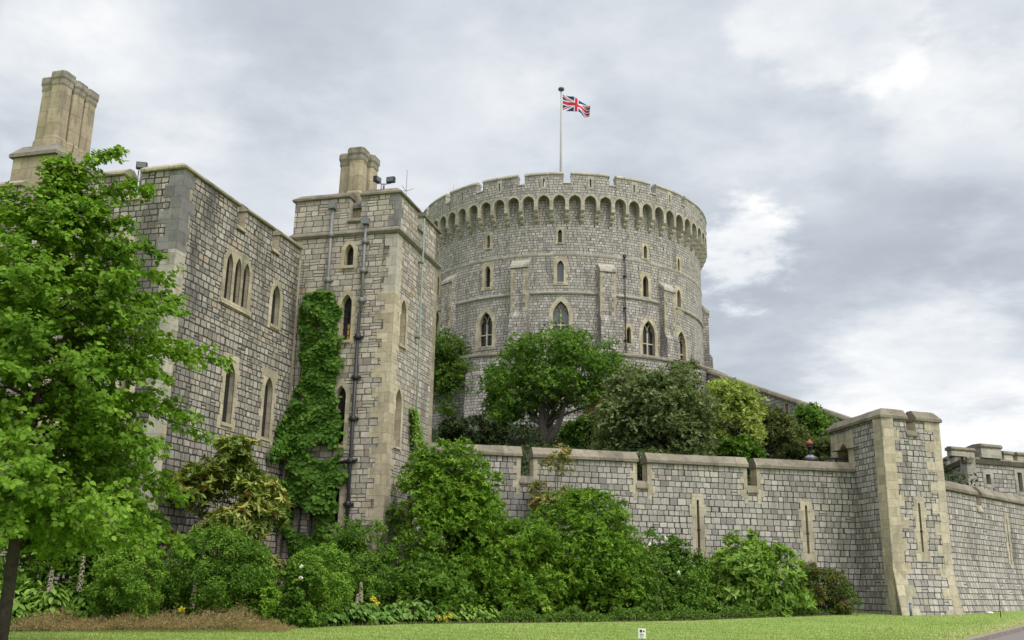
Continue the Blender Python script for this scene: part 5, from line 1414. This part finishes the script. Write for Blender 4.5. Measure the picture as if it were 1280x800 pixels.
def small_vine():
    b0 = TS.pt(TS.px(513, 560)[0], 0, 0.1); b0.z = g(b0.x, b0.y)
    r = thing('climbing_vine', tuple(b0), 'small pale green climber on the right face of the square tower, above the tall shrub', 'climber')
    P, N, T = [], [], []
    for k in range(1500):
        t = random.random() ** 0.8; y = 510 + 60 * t; xx = 510 + 16 * t * random.random() + 4 * random.random()
        u, z = TS.px(xx, y); P.append(TS.pt(u, z, 0.04 + 0.22 * random.random())); N.append(Vector((TS.n.x, TS.n.y, .5)) + Vector(rdir(1)[0]) * .5); T.append(Vector(rdir(1)[0]) + Vector((0, 0, -.4)))
    n = len(P); leaf_mesh('foliage', np.array(P), np.array(N), np.array(T), RNG.uniform(.07, .12, n), RNG.uniform(.05, .09, n), RNG.normal(.6, .2, n), LM['pale'], r, True)
    bm = bmesh.new(); u = TS.px(513, 560)[0]; tube(bm, [TS.pt(u, b0.z, .08), TS.pt(u, 4, .06), TS.pt(u, TS.px(513, 515)[1], .05)], [.03, .025, .01], 6); obj('stem', bm, M['bark'], r)
small_vine()
# ------------------------------------------------------------------ low planting along the lawn
def leafy_clump(name, label, px, d, n, size, mat, w=0.4, h=0.35, asp=0.62, group=None):
    p = on_ground(px, 770, d)
    k = n; a = RNG.uniform(0, 2 * math.pi, k); rr = np.sqrt(RNG.uniform(0, 1, k)) * w; z = h * (1 - (rr / w) ** 2 * 0.65) * RNG.uniform(0.55, 1.1, k)
    P = np.stack([p.x + rr * np.cos(a), p.y + rr * np.sin(a), p.z + z], 1)
    o = np.stack([np.cos(a), np.sin(a), RNG.uniform(-0.5, 0.35, k)], 1); N = np.stack([np.cos(a) * .45, np.sin(a) * .45, np.ones(k)], 1) + rdir(k) * 0.25
    r = thing(name, tuple(p), label, 'plant', group)
    L = size * RNG.uniform(0.7, 1.25, k); leaf_mesh('leaves', P, N, o + rdir(k) * .35, L, L * asp, np.clip(RNG.normal(.5, .2, k), 0, 1), LM[mat], r, True, 0.14)
    bm = bmesh.new()
    for i in range(0, k, max(1, k // 14)): tube(bm, [p, Vector(P[i]).lerp(p, .4) + Vector((0, 0, .05)), Vector(P[i])], [.008, .007, .004], 4)
    obj('stem', bm, M['bark'], r)
hl = 'broad leaved hosta in the row along the lawn edge below the square tower'
for k, px in enumerate((408, 424, 440, 458, 474, 492, 510, 527, 543)):
    leafy_clump('hosta', hl, px, fd(px) + 0.55 + 0.25 * (k % 2), 130, 0.21, 'hosta', random.uniform(.36, .5), random.uniform(.42, .72), 0.6, hl)
al = 'acanthus clump with cut green leaves behind the brown flower haze under the lime tree'
for k, px in enumerate((14, 36, 60, 84, 104)):
    leafy_clump('acanthus', al, px, fd(px) + 1.3 + .3 * (k % 2), 190, 0.24, 'pale', random.uniform(.42, .55), random.uniform(.7, 1.0), 0.42, al)
leafy_clump('acanthus', 'yellowish broad leaved plant by the pale flower spike at the broad bush', 272, fd(272) + 1.0, 60, 0.24, 'pale', 0.4, 0.5)
leafy_clump('acanthus', 'yellowish broad leaved plant left of the rose bush', 305, fd(305) + 0.9, 70, 0.24, 'pale', 0.4, 0.55)
gl = 'low yellow flowered plant at the lawn edge by the domed shrubs'
for px in (556, 574, 592, 608):
    leafy_clump('yellow_flower_plant', gl, px, fd(px) + 0.6, 120, 0.17, 'pale', 0.40, 0.48, 0.5, gl)
yl = 'yellow bloom low at the lawn edge'
for px, py, d in ((548, 776, fd(548) + .6), (556, 775, fd(556) + .6), (563, 774, fd(563) + .6), (466, 752, fd(466) + .4), (471, 757, fd(471) + .4), (227, 766, fd(227) + .6)):
    p = at(px, py - 4, d - 0.5); n = 22
    o = leaf_mesh('bloom', np.tile(np.array(p), (n, 1)) + rdir(n) * 0.05, rdir(n) + np.array([0, -.5, .6]), rdir(n), np.full(n, .055), np.full(n, .045), RNG.uniform(0, 1, n), LM['gold'], None, True)
    tag(o, yl, 'flower', yl); rebase(o, p)

def spike(px, ytop, ybot, d, label):
    p = on_ground(px, ybot, d); top = at(px, ytop, d).z; b = at(px, ybot, d).z
    r = thing('flower_spike', tuple(p), label, 'flower', None)
    lean = random.uniform(-.05, .08)
    bm = bmesh.new(); tube(bm, [p, Vector((p.x + lean * .4, p.y, (p.z + top) / 2)), Vector((p.x + lean, p.y, top))], [.016, .013, .007], 6); obj('stem', bm, LM['pale'], r)
    n = 260; t = RNG.uniform(0, 1, n) ** 0.9; z = b + (top - b) * t; a = RNG.uniform(0, 6.28, n); rad = 0.033 * (1 - 0.55 * t)
    P = np.stack([p.x + lean * (z - p.z) / (top - p.z) + rad * np.cos(a), p.y + rad * np.sin(a), z], 1)
    o = np.stack([np.cos(a), np.sin(a), np.full(n, .2)], 1)
    leaf_mesh('floret', P, np.stack([np.cos(a), np.sin(a), np.full(n, 1.2)], 1), o, 0.055 * (1.1 - .5 * t), 0.04 * (1.1 - .5 * t), RNG.normal(.5, .16, n), LM['flower'], r)
spike(99, 684, 738, fd(99) + 1.0, 'tallest pale acanthus flower spike, left of the clipped box ball')
spike(61, 708, 740, fd(61) + 1.0, 'short pale acanthus flower spike among the acanthus clumps near the lime trunk')
spike(13, 722, 745, fd(13) + .9, 'pale flower spike close beside the lime trunk')
spike(240, 716, 760, fd(240) + .5, 'pale flower spike in front of the broad rounded bush')
spike(452, 728, 752, fd(452) + .4, 'greyish flower spike before the hostas, below the rounded box bush')
spike(444, 742, 762, fd(444) + .3, 'shortest greyish flower spike at the left end of the hosta row')

# brown haze of tiny seed heads along the bed front
def haze_strip():
    n = 24000
    x = RNG.uniform(5, 352, n); P = np.zeros((n, 3)); N = rdir(n); T = rdir(n) + np.array([0, 0, .8])
    ctrl = [lawn_pt(px, py) for px, py in ((0, 788), (120, 787), (240, 786), (352, 785))]
    cx = [c.x for c in ctrl]; cy = [c.y for c in ctrl]
    for i in range(n):
        c = lawn_pt(float(x[i]), 791); dx = RNG.uniform(0.0, 1.5); y = c.y + dx
        hh = (0.5 + 0.5 * random.random()) * (0.34 + 0.10 * math.sin(x[i] * .05) + 0.08 * math.sin(x[i] * .13 + 2) + (0.15 if 190 < x[i] < 290 else 0)) * (0.55 + 0.45 * math.sin(min(dx / 1.2, 1) * 1.57))
        if x[i] > 320: hh *= (352 - x[i]) / 32
        P[i] = (c.x + RNG.uniform(-.1, .1), y, g(c.x, y) + hh * (RNG.uniform(0, 1) ** 0.5))
    o = leaf_mesh('brown_flower_haze', P, N, T, RNG.uniform(.03, .10, n), RNG.uniform(.006, .016, n), RNG.normal(.5, .3, n), LM['haze'])
    o['kind'] = 'stuff'; o['label'] = 'brown haze of tiny flower heads along the front of the bed'
haze_strip()

def cover(name, label, xr, dfun, n, h, size, mat, depth=0.9):
    P = np.zeros((n, 3))
    for i in range(n):
        px = RNG.uniform(*xr); d = dfun(px) + RNG.uniform(0.05, depth); p = on_ground(px, 775, d)
        hh = h * (0.8 + .3 * math.sin(px * .09) + .2 * math.sin(px * .23)) * min(1, (d - dfun(px)) / .35 + .35)
        P[i] = (p.x, p.y, p.z + hh * RNG.uniform(0.1, 1) ** .6)
    N = rdir(n) + np.array([0, -.5, .9]); L = size * RNG.uniform(.7, 1.3, n)
    o = leaf_mesh(name, P, N, rdir(n), L, L * .5, RNG.normal(.5, .2, n), LM[mat]); o['kind'] = 'stuff'; o['label'] = label
front_d = fd
cover('low_ground_cover', 'low dark evergreen ground cover along the lawn edge under the domed shrubs', (600, 1064), front_d, 15000, 0.34, 0.09, 'dark', 1.1)
cover('bed_foliage', 'low mixed green foliage covering the back of the flower bed', (-40, 600), lambda p: front_d(p) + 0.5, 13000, 0.42, 0.13, 'mid', 3.4)

# grass blades on the near lawn and along its edges
def turf():
    n = 90000; P = np.zeros((n, 3)); k = 0
    while k < n:
        px = RNG.uniform(-60, 1340); py = RNG.uniform(762, 815); p = lawn_pt(px, py)
        if p.x * _rn.x + p.y * _rn.y > ROAD_C - 0.05: continue
        dd = math.hypot(p.x, p.y)
        if px < 1066 and dd > front_d(px) + 0.25: continue
        if px >= 1066 and dd > 46: continue
        P[k] = (p.x, p.y, p.z - 0.005); k += 1
    T = rdir(n) * 0.6 + np.array([0, 0, 1.0]); N = rdir(n); N[:, 2] *= .3
    az_ = np.degrees(np.arctan2(P[:, 0], P[:, 1])); faz = np.degrees(np.arctan2([v.x for v in front], [v.y for v in front])); ed_ = np.interp(az_, faz, [math.hypot(v.x, v.y) for v in front]) - np.hypot(P[:, 0], P[:, 1])
    edge = (ed_ < 0.12) & (az_ < faz[-1]); LL = RNG.uniform(.025, .06, n) * np.where(edge, 2.4, 1.0)
    o = leaf_mesh('grass', P, N, T, LL, RNG.uniform(.008, .016, n), RNG.normal(.5, .22, n), LM['turf']); o['kind'] = 'stuff'; o['label'] = 'short mown grass blades of the lawn'
turf()

# small plant label in the lawn, stake, daisy spot
p = lawn_pt(803, 812); d_ = math.hypot(p.x, p.y); zc2 = at(803, 792, d_).z
sg = thing('garden_sign', tuple(p), 'small white lawn notice on a thin stake near the bottom of the photo', 'sign')
bm = bmesh.new(); tube(bm, [p - Vector((0, 0, .05)), Vector((p.x, p.y + .012, zc2))], 0.008, 6); obj('stake', bm, M['iron'], sg)
vx = Vector((p.x, p.y)).normalized(); Fs_ = Face((p.x, p.y), (vx.y, -vx.x))
bm = new_bm(); box(bm, Fs_, -.075, .075, zc2 - .09, zc2 + .10, 0.0, .008); pl_ = obj('plate', bm, M['white'], sg)
bm = new_bm()
for k, (a, b, z0_, z1_) in enumerate(((-.05, .0, .02, .075), (.015, .05, .03, .06), (-.05, .03, -.02, -.005), (-.05, .045, -.05, -.038), (-.05, .01, -.075, -.066))): box(bm, Fs_, a, b, zc2 + z0_, zc2 + z1_, .0085, .0095)
obj('lettering', bm, M['iron'], pl_)
p = lawn_pt(1251, 772)
bm = bmesh.new(); tube(bm, [p, p + Vector((0.01, 0, 0.85))], 0.016, 6); rebase(tag(obj('stake', bm, M['iron']), 'thin dark stake standing in the lawn before the receding wall', 'stake'), p)
p = lawn_pt(1237, 767); bm = bmesh.new(); lathe(bm, (p.x, p.y, p.z), [(.14, 0), (.14, .05), (.10, .07), (.02, .075)], 10); rebase(tag(obj('ground_marker', bm, M['white']), 'small white marker flat in the lawn near the thin stake', 'marker'), p)

# ------------------------------------------------------------------ trees and bushes on the mound
def hill_tree(name, label, x0, x1, y0, y1, bx, by, mat, n, leaf, nb, br, trunks=2, group=None, whorl=4, asp=0.4, rad=0.22, power=1.0, bark='bark', depth=0.9, blob_list=None):
    base, d = on_hill(bx, by)
    lo = at((x0 + x1) / 2, y1, d); hi = at((x0 + x1) / 2, y0, d); w = (at(x1, (y0 + y1) / 2, d) - at(x0, (y0 + y1) / 2, d)).length / 2
    c = Vector((lo.x, lo.y, (lo.z + hi.z) / 2)); hh = (hi.z - lo.z) / 2
    bl = []
    if blob_list:
        for px, py, pr in blob_list:
            k = pr / FOC * d * 1.02
            for s in (-0.9, 0.0, 0.9):
                q = at(px, py, d + s * w * 0.5); bl.append((q.x, q.y, q.z, k * (1 - .18 * abs(s)), 0.85))
    for k in range(nb):
        dd = rdir(1)[0]; q = RNG.uniform(.45, .98); rr = br * min(w, hh) * RNG.uniform(.7, 1.3)
        bl.append((c.x + dd[0] * max(w - rr, .1) * q, c.y + dd[1] * max(w * depth - rr, .1) * q, c.z + dd[2] * max(hh - rr * .8, .1) * q, rr, 0.8))
    r = thing(name, tuple(base), label, 'tree', group)
    P, N, T, L, W, t = blobs_leaves(bl, n, leaf, np.array(c) - np.array([0, 0, hh * .4]), whorl, asp, 0.35, sub=16, subr=0.34, fill=0.22)
    leaf_mesh('crown', P, N, T, L, W, t, LM[mat], r)
    bm = bmesh.new()
    for k in range(trunks):
        s = base + Vector((random.uniform(-.2, .2) * (trunks > 1), random.uniform(-.2, .2), -.2))
        f = c + Vector((random.uniform(-.35, .35) * w, random.uniform(-.3, .3) * w, random.uniform(-.5, .0) * hh))
        tube(bm, branch_path(s, f, wob=.10), [rad * (1 - .13 * i) / (1 if k == 0 else 1.5) for i in range(6)], 8)
    obj('trunk', bm, M[bark], r)
    bm = bmesh.new()
    for k in range(16):
        b = bl[int(RNG.integers(len(bl)))]; s = base.lerp(c, random.uniform(.25, .7)) + Vector((random.uniform(-.2, .2), 0, 0))
        tube(bm, branch_path(s, b[:3], wob=.12, k=4), [rad * .38, rad * .3, rad * .22, rad * .15, rad * .06], 5)
    obj('branches', bm, M[bark], r)

hill_tree('evergreen_tree', 'dark evergreen tree with forked bare stems, close right of the square tower', 518, 598, 414, 530, 569, 538, 'dark', 32000, 0.20, 30, 0.42, 3, rad=0.16, bark='bark',
          blob_list=[(556, 440, 26), (578, 470, 24), (556, 480, 24), (584, 492, 15), (560, 508, 18)])
hill_tree('broadleaf_tree', 'spreading dark green tree with a split trunk in front of the round tower', 603, 788, 411, 528, 680, 557, 'mid', 42000, 0.20, 46, 0.32, 4, rad=0.30, bark='barkgrey',
          blob_list=[(705, 440, 34), (660, 450, 30), (745, 458, 32), (630, 478, 26), (690, 480, 34), (735, 495, 30), (768, 472, 16), (640, 505, 20), (765, 500, 16), (622, 520, 13)])
hill_tree('grey_leaf_tree', 'broad grey green tree before the right side of the round tower', 742, 908, 456, 585, 832, 590, 'greygreen', 56000, 0.17, 64, 0.34, 3, rad=0.2, power=.8,
          blob_list=[(800, 490, 30), (850, 480, 26), (780, 530, 36), (840, 530, 42), (862, 518, 28), (866, 562, 24), (765, 565, 24), (830, 565, 30)])
hill_tree('golden_shrub', 'yellow green flowering bush beside the grey green tree', 876, 960, 470, 562, 925, 597, 'yellow', 20000, 0.15, 40, 0.36, 2, rad=.09,
          blob_list=[(900, 492, 18), (915, 512, 20), (932, 532, 20), (905, 535, 22), (944, 548, 12)])
hill_tree('olive_shrub', 'dull green bush between the golden bush and the stair wall', 930, 1002, 505, 575, 965, 586, 'olive', 15000, 0.16, 30, 0.4, 2, rad=.08, blob_list=[(958, 530, 20), (985, 545, 20)])
hill_tree('dark_shrub', 'dark bush against the low end of the stair wall', 978, 1050, 506, 580, 1015, 584, 'mid', 14000, 0.15, 26, 0.4, 2, rad=.08, blob_list=[(1018, 530, 18), (1035, 540, 14)])
hill_tree('olive_shrub', 'brownish olive bush just behind the lantern', 955, 1050, 540, 590, 1000, 592, 'olive', 12000, 0.15, 30, 0.42, 2, rad=.08)
hill_tree('leafy_bush', 'mid green bush behind the third merlon of the curtain wall', 880, 968, 548, 598, 925, 600, 'mid', 14000, 0.15, 26, 0.42, 2, rad=.07)
hill_tree('leafy_bush', 'yellowish green bush left of the split trunk tree', 592, 668, 462, 545, 628, 556, 'mid', 14000, 0.17, 22, 0.42, 2, rad=.08)
hill_tree('leafy_bush', 'dark low bush at the foot of the split trunk tree', 690, 790, 520, 575, 745, 584, 'dark', 14000, 0.17, 26, 0.42, 2, rad=.07)
hill_tree('leafy_bush', 'low shady bush below the dark evergreen tree', 538, 640, 522, 565, 585, 570, 'under', 12000, 0.17, 20, 0.45, 2, rad=.07)
hill_tree('leafy_bush', 'greyish bush peeping through the second crenel of the curtain wall', 770, 850, 560, 602, 810, 604, 'greygreen', 7000, 0.15, 20, 0.45, 2, rad=.07)

def red_creeper():
    b = RC.px(750, 530); p0 = RC.pt(b[0], b[1], .1)
    r = thing('red_creeper', tuple(p0), 'red leaved creeper on the mound wall behind the split trunk tree', 'climber')
    P, N, T = [], [], []
    for k in range(1300):
        y = random.uniform(484, 530); x = 748 + 14 * math.sin(y * .12) * .4 + random.gauss(0, 7); u, z = RC.px(x, y); P.append(RC.pt(u, z, .05 + .25 * random.random()))
        N.append(Vector((0, -1, .6)) + Vector(rdir(1)[0]) * .5); T.append(Vector((random.gauss(0, .6), 0, -1)))
    n = len(P); leaf_mesh('foliage', np.array(P), np.array(N), np.array(T), RNG.uniform(.14, .26, n), RNG.uniform(.12, .2, n), RNG.normal(.5, .2, n), LM['crimson'], r)
    bm = bmesh.new(); tube(bm, [RC.pt(b[0], b[1] - .3, .06), RC.pt(b[0] + .1, b[1] + 1.5, .05)], [.04, .02], 5); obj('stem', bm, M['bark'], r)
red_creeper()

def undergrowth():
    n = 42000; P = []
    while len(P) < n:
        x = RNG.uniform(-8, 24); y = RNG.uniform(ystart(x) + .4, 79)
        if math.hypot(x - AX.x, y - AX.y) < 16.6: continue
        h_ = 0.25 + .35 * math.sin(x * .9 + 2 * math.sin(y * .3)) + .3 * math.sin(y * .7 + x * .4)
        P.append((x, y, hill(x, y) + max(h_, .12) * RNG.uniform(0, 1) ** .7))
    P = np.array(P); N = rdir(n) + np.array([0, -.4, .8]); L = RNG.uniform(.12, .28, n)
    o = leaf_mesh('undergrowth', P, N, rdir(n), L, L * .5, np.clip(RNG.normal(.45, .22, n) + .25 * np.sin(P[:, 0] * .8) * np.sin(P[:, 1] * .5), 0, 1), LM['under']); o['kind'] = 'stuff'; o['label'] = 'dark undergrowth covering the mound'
undergrowth()
